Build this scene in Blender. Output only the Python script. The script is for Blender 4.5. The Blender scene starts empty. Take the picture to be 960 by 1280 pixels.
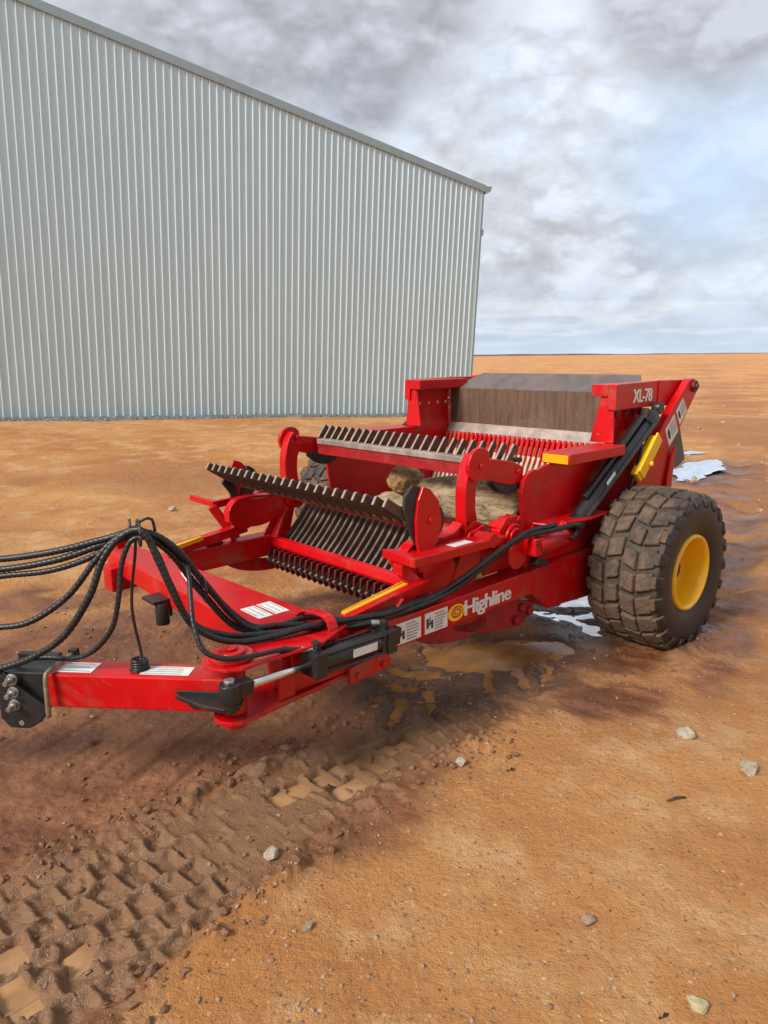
import bpy, bmesh, math, random
import numpy as np
from mathutils import Vector, Matrix, noise as mnoise
random.seed(7)
R = math.radians
scn = bpy.context.scene
COL = scn.collection

# ------------------------------------------------------------------ camera
H = 2.0
PITCH, ROLL = R(12.373), R(-0.619)
cam_d = bpy.data.cameras.new("camera")
cam = bpy.data.objects.new("camera", cam_d); COL.objects.link(cam)
fw = Vector((0, math.cos(PITCH), -math.sin(PITCH))); up0 = Vector((0, math.sin(PITCH), math.cos(PITCH))); rt = Vector((1, 0, 0))
cx = rt*math.cos(ROLL) + up0*math.sin(ROLL); cy = -(rt*math.sin(ROLL) - up0*math.cos(ROLL))
M = Matrix((cx, cy, -fw)).transposed().to_4x4(); M.translation = (0, 0, H)
cam.matrix_world = M
cam_d.sensor_fit = 'VERTICAL'; cam_d.sensor_height = 36; cam_d.lens = 888/1280*36
cam_d.clip_end = 5000; cam_d.clip_start = 0.05
scn.camera = cam

# ------------------------------------------------------------------ sun and sky
SUN = Vector((-0.72, -0.60, 0.74)).normalized()
sd = bpy.data.lights.new("sun", 'SUN'); sd.energy = 2.2; sd.angle = R(18); sd.color = (1, 0.95, 0.88)
so = bpy.data.objects.new("sun", sd); COL.objects.link(so)
so.rotation_euler = (-SUN).to_track_quat('-Z', 'Y').to_euler()
scn.view_settings.view_transform = 'Standard'
scn.view_settings.look = 'None'; scn.view_settings.gamma = 1
scn.view_settings.exposure = 1.1

w = bpy.data.worlds.new("World"); scn.world = w; w.use_nodes = True
nt = w.node_tree; nt.nodes.clear(); N = nt.nodes; L = nt.links
def nd(t, tree=None, **k):
    n = (tree or nt).nodes.new(t)
    for a, b in k.items(): setattr(n, a, b)
    return n
out = nd('ShaderNodeOutputWorld'); bg = nd('ShaderNodeBackground'); bg.inputs[1].default_value = 0.089
L.new(bg.outputs[0], out.inputs[0])
sky = nd('ShaderNodeTexSky'); sky.sky_type = 'NISHITA'; sky.sun_disc = False
sky.sun_elevation = math.asin(SUN.z); sky.sun_rotation = math.atan2(SUN.x, SUN.y)
sky.air_density = 1.0; sky.dust_density = 1.5
tc = nd('ShaderNodeTexCoord'); sep = nd('ShaderNodeSeparateXYZ'); L.new(tc.outputs['Generated'], sep.inputs[0])
def mth(op, a, b=None, c=None, tree=None, clamp=False):
    n = nd('ShaderNodeMath', tree); n.operation = op; n.use_clamp = clamp
    for i, v in enumerate((a, b, c)):
        if v is None: continue
        if isinstance(v, (int, float)): n.inputs[i].default_value = v
        else: (tree or nt).links.new(v, n.inputs[i])
    return n.outputs[0]
def mixc(f, a, b, tree=None, mode='MIX'):
    n = nd('ShaderNodeMix', tree); n.data_type = 'RGBA'; n.blend_type = mode
    ln = (tree or nt).links
    for s, v in ((n.inputs[0], f), (n.inputs[6], a), (n.inputs[7], b)):
        if isinstance(v, (int, float)): s.default_value = v
        elif isinstance(v, tuple): s.default_value = v if len(v) == 4 else (*v, 1)
        else: ln.new(v, s)
    return n.outputs[2]
def ramp(f, stops, tree=None, interp='LINEAR'):
    n = nd('ShaderNodeValToRGB', tree); cr = n.color_ramp; cr.interpolation = interp
    while len(cr.elements) < len(stops): cr.elements.new(0.5)
    for e, (p, c) in zip(cr.elements, stops):
        e.position = p; e.color = c if len(c) == 4 else (*c, 1)
    (tree or nt).links.new(f, n.inputs[0])
    return n.outputs[0]
def smooth(v, a, b, tree=None):
    n = nd('ShaderNodeMapRange', tree); n.interpolation_type = 'SMOOTHSTEP'
    (tree or nt).links.new(v, n.inputs[0]); n.inputs[1].default_value = a; n.inputs[2].default_value = b
    return n.outputs[0]
def noise(vec, scale, detail=5, rough=0.55, tree=None, dist=0.0):
    n = nd('ShaderNodeTexNoise', tree)
    if vec is not None: (tree or nt).links.new(vec, n.inputs['Vector'])
    n.inputs['Scale'].default_value = scale; n.inputs['Detail'].default_value = detail
    n.inputs['Roughness'].default_value = rough; n.inputs['Distortion'].default_value = dist
    return n.outputs[0]
# clouds live in direction space: x, y and a stretched z
def dirv(zs, off=(0, 0, 0)):
    n = nd('ShaderNodeVectorMath'); n.operation = 'MULTIPLY_ADD'
    L.new(tc.outputs['Generated'], n.inputs[0]); n.inputs[1].default_value = (1, 1, zs); n.inputs[2].default_value = off
    return n.outputs[0]
def blob(d, width):        # 1 near the direction d, 0 away from it
    d = Vector(d).normalized()
    vm = nd('ShaderNodeVectorMath'); vm.operation = 'DISTANCE'; L.new(tc.outputs['Generated'], vm.inputs[0]); vm.inputs[1].default_value = d
    return mth('SUBTRACT', 1.0, smooth(vm.outputs['Value'], 0.0, width))
def px(a, b): return cx*(a-480) - cy*(b-640) + fw*888
def add(*v):
    r = v[0]
    for q in v[1:]: r = mth('ADD', r, q)
    return r
def mul(a, b): return mth('MULTIPLY', a, b)
def ns(off, zs, sc, det, ro, di): return noise(dirv(zs, off), sc, det, ro, dist=di)
n_c = ns((1.1, 9.2, 5.4), 1.5, 1.7, 6, 0.5, 0.3)                 # broad tone
n_a = ns((3.3, 1.2, 0.4), 1.35, 4.0, 12, 0.55, 0.2)               # cloud bodies
def billow(off):
    r = None
    for sc, wt in ((5.0, 1.0), (10.5, 0.55), (22.0, 0.30), (46.0, 0.16)):
        q = mul(mth('ABSOLUTE', mth('SUBTRACT', ns(off, 1.7, sc, 1.5, 0.5, 0.12), 0.5)), 2.0*wt)
        r = q if r is None else mth('ADD', r, q)
    return mth('ADD', r, 0.14)
n_b = billow((7.1, 4.2, 2.4)); n_bu = billow((7.1, 4.2, 2.4+0.03))
n_w = ns((2.7, 6.1, 8.4), 2.0, 15.0, 8, 0.6, 0.3)                # wisps
rel = mth('SUBTRACT', n_b, n_bu)
def ctr(v): return mth('SUBTRACT', v, 0.5)
dark = add(mul(blob(px(280, -40), 0.38), 1.05), mul(blob(px(540, -10), 0.17), 0.55), mul(blob(px(455, 60), 0.13), 0.30), mul(blob(px(900, -10), 0.18), 1.0), mul(blob(px(790, -30), 0.12), 0.35), mul(blob(px(462, 140), 0.06), 0.50))
darkm = smooth(add(dark, mul(ctr(n_a), 1.0), mul(ctr(n_b), 0.75), mul(ctr(n_w), 0.25)), 0.16, 0.80)
base_ = add(mul(blob(px(800, 305), 0.15), 0.85), mul(blob(px(650, 330), 0.13), 0.80), mul(blob(px(720, 175), 0.05), 0.5), mul(blob(px(940, 250), 0.10), 0.5))
lit = add(mul(blob(px(760, 235), 0.11), 0.6), mul(blob(px(620, 350), 0.07), 0.5), mul(blob(px(620, 110), 0.22), 0.5), mul(blob(px(900, 390), 0.10), 0.35))
edge = add(mul(smooth(add(mul(n_a, 0.6), mul(n_b, 0.4)), 0.455, 0.53), 0.17), mul(rel, 0.75), -0.02)
tone = add(0.74, mul(ctr(n_c), 0.5), mul(ctr(n_a), 0.55), mul(ctr(n_b), 0.34), mul(ctr(n_w), 0.16), mul(base_, -0.26), mul(lit, 0.16), edge, -0.06)
soft_ = ramp(mth('ADD', tone, 0.0, clamp=True), [(0.0, (2.3, 2.4, 2.7)), (0.30, (3.0, 3.12, 3.45)), (0.55, (3.75, 3.95, 4.3)), (0.78, (4.2, 4.6, 5.2)), (1.0, (4.7, 5.05, 5.55))])
bl = add(mul(blob(px(890, 215), 0.19), 0.75), mul(blob(px(440, 120), 0.12), 0.55), mul(blob(px(640, 110), 0.10), 0.20))
blm = mul(bl, mth('SUBTRACT', 1.0, mul(smooth(n_a, 0.45, 0.62), 0.7)))
blue = mixc(0.8, sky.outputs[0], (3.3, 4.25, 5.6))
c1 = mixc(mth('MULTIPLY', blm, 1.0, clamp=True), soft_, blue)
stratus = ramp(add(0.52, mul(ctr(n_b), 1.1), mul(rel, 1.2), mul(ctr(n_a), 0.6)), [(0.1, (2.05, 2.10, 2.32)), (0.5, (2.6, 2.68, 2.98)), (0.95, (3.4, 3.58, 4.0))])
c1 = mixc(mul(darkm, 0.88), c1, stratus)
# layered band low over the horizon
lowb = noise(dirv(8.0, (2, 2, 0)), 5.0, 10, 0.55, dist=0.3)
hz = mth('SUBTRACT', 1.0, smooth(sep.outputs[2], 0.015, 0.12))
band = mixc(smooth(lowb, 0.44, 0.60), (3.0, 3.55, 4.35), (4.4, 4.7, 5.1))
c2 = mixc(mul(hz, 0.75), c1, band)
hz2 = mth('SUBTRACT', 1.0, smooth(sep.outputs[2], -0.01, 0.028))
c2 = mixc(mul(hz2, 0.65), c2, (3.3, 4.1, 5.1))
# unseen grey cloud added overhead and behind the viewer to cut fill light
sky_dim = smooth(add(mul(sep.outputs[1], -1.0), mul(sep.outputs[2], 0.75), mul(ctr(n_c), 0.3)), 0.05, 0.55)
c2 = mixc(mul(sky_dim, 0.60), c2, mixc(n_a, (1.7, 1.72, 1.85), (2.6, 2.65, 2.85)))
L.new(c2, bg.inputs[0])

# ------------------------------------------------------------------ materials
def mat(name):
    m = bpy.data.materials.new(name); m.use_nodes = True
    t = m.node_tree; b = t.nodes['Principled BSDF']
    return m, t, b
def bump(t, b, h, strength=0.3, dist=0.01):
    n = nd('ShaderNodeBump', t); n.inputs['Strength'].default_value = strength; n.inputs['Distance'].default_value = dist
    t.links.new(h, n.inputs['Height']); t.links.new(n.outputs[0], b.inputs['Normal'])
def objc(t): return nd('ShaderNodeTexCoord', t).outputs['Object']
def simple(name, col, rough=0.5, metal=0.0, var=0.15, scale=8.0, dirt=None, dirt_amt=0.0, bmp=0.0, coat=0.0, dirt_scale=5.0):
    m, t, b = mat(name); o = objc(t)
    nz = noise(o, scale, 6, 0.6, t)
    lo = tuple(c*(1-var) for c in col); hi = tuple(min(1, c*(1+var)) for c in col)
    c = mixc(smooth(nz, 0.3, 0.7, t), lo, hi, t)
    rv = mth('MULTIPLY_ADD', nz, 0.25, rough-0.12, tree=t)
    if dirt:
        dn = noise(o, dirt_scale, 9, 0.68, t, dist=0.6)
        f = mth('MULTIPLY', smooth(dn, 0.5, 0.74, t), dirt_amt, tree=t)
        dn2 = noise(o, dirt_scale*9, 5, 0.7, t)
        f = mth('MAXIMUM', f, mth('MULTIPLY', smooth(dn2, 0.62, 0.7, t), dirt_amt*0.8, tree=t), tree=t)
        c = mixc(f, c, dirt, t); rv = mth('ADD', rv, mth('MULTIPLY', f, 0.45, tree=t), tree=t, clamp=True)
    t.links.new(c, b.inputs['Base Color']); t.links.new(rv, b.inputs['Roughness'])
    b.inputs['Metallic'].default_value = metal
    if coat: b.inputs['Coat Weight'].default_value = coat; b.inputs['Coat Roughness'].default_value = 0.12
    if bmp: bump(t, b, noise(o, scale*6, 6, 0.65, t), bmp, 0.004)
    return m
MUD = (0.20, 0.115, 0.06)
RED = simple("red_paint", (0.50, 0.0014, 0.004), 0.32, var=0.12, scale=3, dirt=MUD, dirt_amt=0.62, coat=0.10, dirt_scale=3.2)
RED.node_tree.nodes['Principled BSDF'].inputs['Specular IOR Level'].default_value = 0.35
RED_DUSTY = simple("red_paint_muddy", (0.30, 0.006, 0.008), 0.5, var=0.2, scale=6, dirt=(0.16, 0.085, 0.045), dirt_amt=0.6, dirt_scale=9)
DARKRED = simple("red_paint_worn", (0.11, 0.006, 0.006), 0.55, var=0.3, scale=9, dirt=(0.10, 0.055, 0.03), dirt_amt=0.75, dirt_scale=12)
TOOTH = simple("muddy_steel_tooth", (0.085, 0.045, 0.028), 0.55, var=0.45, scale=14, dirt=(0.12, 0.07, 0.04), dirt_amt=0.6, bmp=0.3)
TIP = simple("polished_tooth_tip", (0.27, 0.22, 0.175), 0.5, metal=0.1, var=0.2, scale=30)
BAR = simple("dusty_steel_bar", (0.17, 0.12, 0.095), 0.5, metal=0.2, var=0.35, scale=12, dirt=(0.10, 0.05, 0.03), dirt_amt=0.7, bmp=0.2)
TANBAR = simple("worn_floor_bar", (0.50, 0.34, 0.25), 0.6, var=0.25, scale=10, dirt=(0.25, 0.13, 0.08), dirt_amt=0.6)
WORN = simple("worn_grey_steel", (0.34, 0.27, 0.23), 0.5, metal=0.25, var=0.25, scale=9, dirt=(0.22, 0.10, 0.06), dirt_amt=0.5)
BLACK = simple("black_paint", (0.012, 0.012, 0.013), 0.4, var=0.3, scale=8, dirt=(0.09, 0.06, 0.04), dirt_amt=0.25, coat=0.15)
HOSE = simple("black_hose", (0.009, 0.009, 0.010), 0.45, var=0.4, scale=20, dirt=(0.10, 0.08, 0.06), dirt_amt=0.14, dirt_scale=30)
RUBBER = simple("black_rubber", (0.016, 0.016, 0.018), 0.6, var=0.4, scale=10, dirt=(0.11, 0.075, 0.05), dirt_amt=0.35, bmp=0.2)
CHROME = simple("chrome_rod", (0.75, 0.74, 0.72), 0.22, metal=1.0, var=0.05)
STEEL = simple("zinc_steel", (0.45, 0.44, 0.42), 0.35, metal=0.9, var=0.25, scale=30)
YELLOW = simple("yellow_paint", (0.90, 0.50, 0.006), 0.38, var=0.06, scale=5, dirt=MUD, dirt_amt=0.25, coat=0.2)
AMBER = simple("amber_reflector", (0.85, 0.36, 0.01), 0.25, var=0.12, scale=120)
WHITE = simple("white_sticker", (0.72, 0.70, 0.66), 0.45, var=0.06, scale=20, dirt=(0.4, 0.25, 0.17), dirt_amt=0.35)
INK = simple("sticker_ink", (0.03, 0.03, 0.03), 0.6)
GREYINK = simple("sticker_grey_ink", (0.30, 0.29, 0.28), 0.6)
LOGOY = simple("logo_yellow", (0.85, 0.52, 0.03), 0.4, var=0.04)
RUSTY = simple("rusty_ubolt", (0.26, 0.20, 0.14), 0.55, metal=0.5, var=0.3, scale=40)
GREY = simple("grey_plate", (0.085, 0.09, 0.078), 0.55, var=0.2, dirt=MUD, dirt_amt=0.4)

def brown_plate():
    m, t, b = mat("bucket_back_rust"); o = objc(t)
    mp = nd('ShaderNodeMapping', t); t.links.new(o, mp.inputs[0]); mp.inputs['Scale'].default_value = (3, 14, 1.2)
    st = noise(mp.outputs[0], 1.6, 8, 0.65, t)
    bl = noise(o, 3.0, 7, 0.65, t)
    c = mixc(smooth(st, 0.30, 0.70, t), (0.095, 0.050, 0.030), (0.165, 0.098, 0.064), t)
    c = mixc(smooth(bl, 0.52, 0.75, t), c, (0.19, 0.12, 0.085), t)
    sp = noise(o, 60, 3, 0.6, t)
    c = mixc(mth('MULTIPLY', smooth(sp, 0.66, 0.72, t), 0.6, tree=t), c, (0.40, 0.32, 0.26), t)
    t.links.new(c, b.inputs['Base Color']); b.inputs['Roughness'].default_value = 0.52; b.inputs['Metallic'].default_value = 0.15
    bump(t, b, st, 0.15, 0.004)
    return m
BROWN = brown_plate()
LIP = simple("lip_steel", (0.150, 0.112, 0.098), 0.42, metal=0.3, var=0.25, scale=6, dirt=(0.24, 0.16, 0.12), dirt_amt=0.4)

def tread_mat():
    m, t, b = mat("muddy_tread"); o = objc(t)
    a = noise(o, 3.5, 8, 0.65, t); f = noise(o, 30, 7, 0.7, t)
    c = mixc(smooth(f, 0.35, 0.65, t), (0.030, 0.024, 0.020), (0.085, 0.062, 0.047), t)
    c = mixc(mth('MULTIPLY', smooth(a, 0.44, 0.66, t), 0.9, tree=t), c, mixc(f, (0.10, 0.060, 0.036), (0.24, 0.145, 0.085), t), t)
    sz = nd('ShaderNodeSeparateXYZ', t); t.links.new(o, sz.inputs[0])
    low = smooth(mth('ADD', sz.outputs[2], mth('MULTIPLY', a, 0.5, tree=t), tree=t), 1.0, 0.55, t)
    c = mixc(mth('MULTIPLY', low, 0.62, tree=t), c, mixc(f, (0.085, 0.050, 0.030), (0.21, 0.125, 0.072), t), t)
    t.links.new(c, b.inputs['Base Color']); b.inputs['Roughness'].default_value = 0.68
    bump(t, b, mth('ADD', f, mth('MULTIPLY', noise(o, 12, 6, 0.65, t), 1.2, tree=t), tree=t), 0.9, 0.016)
    return m
TREAD = tread_mat()
GROOVE = simple("muddy_groove", (0.055, 0.038, 0.027), 0.75, var=0.4, scale=12, dirt=(0.11, 0.07, 0.045), dirt_amt=0.6, bmp=0.4)
SIDEWALL = simple("tyre_sidewall", (0.012, 0.012, 0.013), 0.45, var=0.35, scale=6, dirt=(0.075, 0.055, 0.042), dirt_amt=0.30, bmp=0.15, dirt_scale=7)

def rock_mat(name, c1, c2, c3, layered=False):
    m, t, b = mat(name); o = objc(t)
    mp = nd('ShaderNodeMapping', t); t.links.new(o, mp.inputs[0])
    if layered: mp.inputs['Scale'].default_value = (1.0, 1.0, 3.2); mp.inputs['Rotation'].default_value = (0.3, 0.25, 0.2)
    a = noise(mp.outputs[0], 5, 10, 0.68, t, dist=0.9); f = noise(o, 45, 7, 0.7, t)
    c = mixc(smooth(a, 0.34, 0.62, t), c1, c2, t)
    c = mixc(mth('MULTIPLY', smooth(f, 0.50, 0.66, t), 0.55, tree=t), c, c3, t)
    t.links.new(c, b.inputs['Base Color']); b.inputs['Roughness'].default_value = 0.85
    bump(t, b, mth('ADD', a, mth('MULTIPLY', f, 0.4, tree=t), tree=t), 0.9, 0.03)
    return m
ROCK_SLAB = rock_mat("slab_rock", (0.14, 0.088, 0.042), (0.44, 0.33, 0.18), (0.52, 0.42, 0.27), True)
ROCK_ROUND = rock_mat("ochre_rock", (0.15, 0.078, 0.036), (0.36, 0.20, 0.075), (0.46, 0.35, 0.25))
ROCK_PALE = rock_mat("pale_stone", (0.30, 0.24, 0.17), (0.50, 0.42, 0.32), (0.58, 0.54, 0.46))
ROCK_CREAM = rock_mat("cream_stone", (0.42, 0.34, 0.17), (0.58, 0.50, 0.30), (0.60, 0.55, 0.42))
ROCK_TAN = rock_mat("tan_stone", (0.24, 0.16, 0.10), (0.38, 0.27, 0.18), (0.45, 0.36, 0.26))
WOOD = simple("dead_stick", (0.06, 0.045, 0.035), 0.8, var=0.3)
LEAFM = simple("dark_leaf", (0.025, 0.03, 0.015), 0.7, var=0.4)
PEBBLE = rock_mat("pebble_mix", (0.22, 0.12, 0.065), (0.42, 0.27, 0.16), (0.55, 0.45, 0.34))
CLOD = simple("mud_clod", (0.17, 0.080, 0.036), 0.7, var=0.35, scale=15, bmp=0.5)

# ------------------------------------------------------------------ mesh helpers
def link(name, me, material=None, parent=None, bevel=0.0, smooth_=False, seg=2):
    o = bpy.data.objects.new(name, me); COL.objects.link(o)
    mats = material if isinstance(material, (list, tuple)) else [material]
    if not me.materials:
        for mm in mats:
            if mm: me.materials.append(mm)
    if parent: o.parent = parent
    if smooth_:
        for p in me.polygons: p.use_smooth = True
    if bevel:
        md = o.modifiers.new("bevel", 'BEVEL'); md.width = bevel; md.segments = seg; md.limit_method = 'ANGLE'; md.angle_limit = R(35)
    return o
class MB:
    def __init__(s): s.v = []; s.f = []; s.m = []; s.sm = []
    def add(s, vs, fs, mi=0, sm=False):
        k = len(s.v); s.v += [tuple(p) for p in vs]; s.f += [[i+k for i in q] for q in fs]; s.m += [mi]*len(fs); s.sm += [sm]*len(fs); return s
    def box(s, x0, x1, y0, y1, z0, z1, mi=0):
        return s.add([(x, y, z) for x in (x0, x1) for y in (y0, y1) for z in (z0, z1)],
                     [(0, 1, 3, 2), (4, 6, 7, 5), (0, 4, 5, 1), (2, 3, 7, 6), (0, 2, 6, 4), (1, 5, 7, 3)], mi)
    def bar(s, p0, p1, wd, ht, up=(0, 0, 1), mi=0, w1=None, h1=None):
        p0 = Vector(p0); p1 = Vector(p1); d = (p1-p0).normalized(); sd_ = d.cross(Vector(up)).normalized(); u_ = sd_.cross(d)
        vs = []
        for p, a, b in ((p0, wd, ht), (p1, w1 or wd, h1 or ht)):
            for i, j in ((-1, -1), (1, -1), (1, 1), (-1, 1)): vs.append(p + sd_*a*i/2 + u_*b*j/2)
        return s.add(vs, [(0, 3, 2, 1), (4, 5, 6, 7), (0, 1, 5, 4), (1, 2, 6, 5), (2, 3, 7, 6), (3, 0, 4, 7)], mi)
    def prism(s, pts, a, b, axis='y', mi=0):
        def q(p, c): return (p[0], c, p[1]) if axis == 'y' else ((c, p[0], p[1]) if axis == 'x' else (p[0], p[1], c))
        n = len(pts)
        return s.add([q(p, a) for p in pts] + [q(p, b) for p in pts],
                     [list(range(n)), list(range(2*n-1, n-1, -1))] + [(i, i+n, (i+1) % n+n, (i+1) % n) for i in range(n)], mi)
    def cyl(s, p0, p1, r, r1=None, n=20, mi=0, caps=True):
        p0 = Vector(p0); p1 = Vector(p1); d = (p1-p0).normalized(); a = d.orthogonal().normalized(); b = d.cross(a)
        r1 = r if r1 is None else r1; vs = []
        for p, rr in ((p0, r), (p1, r1)):
            for i in range(n):
                t = 2*math.pi*i/n; vs.append(p + (a*math.cos(t)+b*math.sin(t))*rr)
        s.add(vs, [(i, (i+1) % n, (i+1) % n+n, i+n) for i in range(n)], mi, True)
        if caps:
            k = len(s.v)-2*n; s.f += [[k+i for i in range(n-1, -1, -1)], [k+n+i for i in range(n)]]; s.m += [mi, mi]; s.sm += [False, False]
        return s
    def tube(s, pts, r, n=10, mi=0, rings=None):
        pts = [Vector(p) for p in pts]; k0 = len(s.v); prev = None
        for i, p in enumerate(pts):
            d = (pts[min(i+1, len(pts)-1)] - pts[max(i-1, 0)]).normalized()
            if prev is None: a = d.orthogonal().normalized()
            else: a = (prev - d*prev.dot(d)).normalized()
            prev = a; b = d.cross(a); rr = r(i) if callable(r) else r
            for j in range(n):
                t = 2*math.pi*j/n; s.v.append(tuple(p + (a*math.cos(t)+b*math.sin(t))*rr))
        for i in range(len(pts)-1):
            for j in range(n):
                s.f.append([k0+i*n+j, k0+i*n+(j+1) % n, k0+(i+1)*n+(j+1) % n, k0+(i+1)*n+j]); s.m.append(mi); s.sm.append(True)
        e = k0+(len(pts)-1)*n
        s.f += [[k0+j for j in range(n-1, -1, -1)], [e+j for j in range(n)]]; s.m += [mi, mi]; s.sm += [False, False]
        return s
    def mesh(s, name):
        me = bpy.data.meshes.new(name); me.from_pydata(s.v, [], s.f); me.update()
        me.polygons.foreach_set('material_index', s.m); me.polygons.foreach_set('use_smooth', s.sm)
        bm = bmesh.new(); bm.from_mesh(me); bmesh.ops.recalc_face_normals(bm, faces=bm.faces); bm.to_mesh(me); bm.free()
        return me
    def build(s, name, material, parent=None, bevel=0.0, seg=2):
        return link(name, s.mesh(name), material, parent, bevel, False, seg)
def crom(pts, step=0.01):
    P = [Vector(p) for p in pts]; P = [2*P[0]-P[1]] + P + [2*P[-1]-P[-2]]; o = []
    for i in range(1, len(P)-2):
        n = max(2, int((P[i+1]-P[i]).length/step))
        for k in range(n):
            t = k/n; a, b, c, d = P[i-1], P[i], P[i+1], P[i+2]
            o.append(0.5*((2*b) + (c-a)*t + (2*a-5*b+4*c-d)*t*t + (3*b-a-3*c+d)*t**3))
    o.append(P[-2]); return o
def arc(c, r, a0, a1, n=8): return [(c[0]+r*math.cos(R(a0+(a1-a0)*i/n)), c[1]+r*math.sin(R(a0+(a1-a0)*i/n))) for i in range(n+1)]
def ribbon(pts, widths, n=5):
    c = crom([(p[0], p[1], 0) for p in pts], 0.03); k = len(c); lo = []; hi = []
    for i, p in enumerate(c):
        d = (c[min(i+1, k-1)]-c[max(i-1, 0)]).normalized(); nn = Vector((-d.y, d.x, 0))
        t = i/(k-1)*(len(widths)-1); j = min(int(t), len(widths)-2); ww = widths[j]+(widths[j+1]-widths[j])*(t-j)
        lo.append((p.x-nn.x*ww/2, p.y-nn.y*ww/2)); hi.append((p.x+nn.x*ww/2, p.y+nn.y*ww/2))
    return lo + hi[::-1]
def bolt_parts(pts, axis, parent, m, r=0.016, h=0.014):
    for p in pts:
        b_ = MB(); p = Vector(p); b_.cyl(p, p+Vector(axis)*h, r, n=6); b_.build("bolt", m, parent, 0.001)
def tag(o, label, cat, group=None, kind=None):
    if label: o['label'] = label
    if cat: o['category'] = cat
    if group: o['group'] = group
    if kind: o['kind'] = kind
    return o

# ------------------------------------------------------------------ ground
rng = np.random.default_rng(11)
LAT = rng.random((256, 256))
def vnoise(x, y):
    xi = np.floor(x).astype(int); yi = np.floor(y).astype(int); fx = x-xi; fy = y-yi
    fx = fx*fx*(3-2*fx); fy = fy*fy*(3-2*fy)
    g = lambda i, j: LAT[(xi+i) & 255, (yi+j) & 255]
    return (g(0, 0)*(1-fx)+g(1, 0)*fx)*(1-fy) + (g(0, 1)*(1-fx)+g(1, 1)*fx)*fy - 0.5
def fbm(x, y, sc, octv=4, gain=0.5):
    a = 1; s = 0; f = 1/sc
    for o in range(octv):
        s = s + a*vnoise(x*f + 17.3*o, y*f + 9.1*o); a *= gain; f *= 2.03
    return s
def sstep(x, a, b):
    t = np.clip((x-a)/(b-a), 0, 1); return t*t*(3-2*t)
def seg_dist(x, y, P, closed=False):
    best = np.full(x.shape, 1e9); along = np.zeros(x.shape); side = np.zeros(x.shape); acc = 0.0
    m = len(P) if closed else len(P)-1
    for i in range(m):
        a = P[i]; b = P[(i+1) % len(P)]; dx, dy = b[0]-a[0], b[1]-a[1]; ln = math.hypot(dx, dy)
        t = ((x-a[0])*dx+(y-a[1])*dy)/(ln*ln)
        if not closed: t = np.clip(t, -9 if i == 0 else 0, 9 if i == m-1 else 1)
        else: t = np.clip(t, 0, 1)
        qx = x-(a[0]+t*dx); qy = y-(a[1]+t*dy); d = np.hypot(qx, qy); k = d < best
        best = np.where(k, d, best); along = np.where(k, acc+t*ln, along); side = np.where(k, np.sign(dx*(y-a[1])-dy*(x-a[0])), side)
        acc += ln
    return best, along, side
def inside(x, y, P):
    r = np.zeros(x.shape, bool); j = len(P)-1
    for i in range(len(P)):
        a, b = P[i], P[j]
        if a[1] != b[1]:
            c = ((a[1] > y) != (b[1] > y)) & (x < (b[0]-a[0])*(y-a[1])/(b[1]-a[1]) + a[0]); r ^= c
        j = i
    return r
def sdf(x, y, P):
    d, _, _ = seg_dist(x, y, P, True); return np.where(inside(x, y, P), -d, d)

K = H/2.0
PUD = dict(
 main=[(0.24, 4.63), (0.443, 4.708), (0.909, 4.782), (1.251, 4.773), (1.292, 4.601), (1.165, 4.419), (1.136, 4.524), (1.045, 4.134), (0.99, 4.113), (1.019, 4.436), (0.916, 4.375), (0.902, 4.049), (0.814, 4.029), (0.819, 4.28), (0.664, 4.283), (0.649, 4.012), (0.593, 3.929), (0.609, 4.261), (0.405, 4.29), (0.255, 4.392)],
 f1=[(0.031, 4.36), (0.327, 4.292), (0.396, 4.196), (0.241, 4.154), (0.04, 4.251)],
 f2=[(-0.042, 4.138), (0.213, 4.098), (0.224, 4.022), (0.037, 4.026)],
 f3=[(0.055, 3.921), (0.133, 3.961), (0.086, 3.652), (0.031, 3.523), (0.005, 3.549)],
 f4=[(0.258, 4.021), (0.322, 4.02), (0.29, 3.787), (0.239, 3.649), (0.215, 3.695)],
 f5=[(-0.084, 3.945), (0.012, 3.964), (0.012, 3.882), (-0.069, 3.864)])
SHINE = dict(
 w1=[(1.10, 5.45), (1.365, 5.507), (1.62, 5.75), (1.95, 5.95), (1.80, 5.45), (1.70, 5.0), (1.592, 4.764), (1.488, 4.841), (1.469, 5.10), (1.298, 5.16), (1.184, 5.327)],
 )
W2 = [(4.964, 12.08), (5.589, 13.0), (6.3, 13.3), (6.067, 12.4), (5.385, 11.635), (4.879, 10.982), (4.625, 11.07)]
CELLS = [(-0.501, 2.968), (-0.412, 3.036), (-0.325, 3.101), (-0.241, 3.182), (-0.135, 3.251), (-0.054, 3.214), (-0.149, 3.077), (-0.223, 3.014), (0.016, 3.377), (0.101, 3.423), (-1.317, 2.078), (-1.235, 1.950), (-1.07, 2.068), (-1.176, 1.903)]
TRK = [(-1.75, 1.62), (-1.21, 2.12), (-0.98, 2.37), (-0.75, 2.62), (-0.36, 3.02), (0.05, 3.36), (0.45, 3.66), (0.95, 4.0), (1.4, 4.35)]
MUDZ = [(-3.6, 3.6), (-2.8, 5.2), (-1.9, 5.9), (-0.9, 5.9), (0.3, 5.8), (1.2, 6.3), (2.6, 6.6), (3.1, 5.4), (2.35, 4.55), (1.45, 4.05), (0.6, 3.35), (0.05, 2.75), (-0.40, 2.35), (-0.62, 1.75), (-0.8, 1.2), (-2.6, 1.0)]

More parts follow.
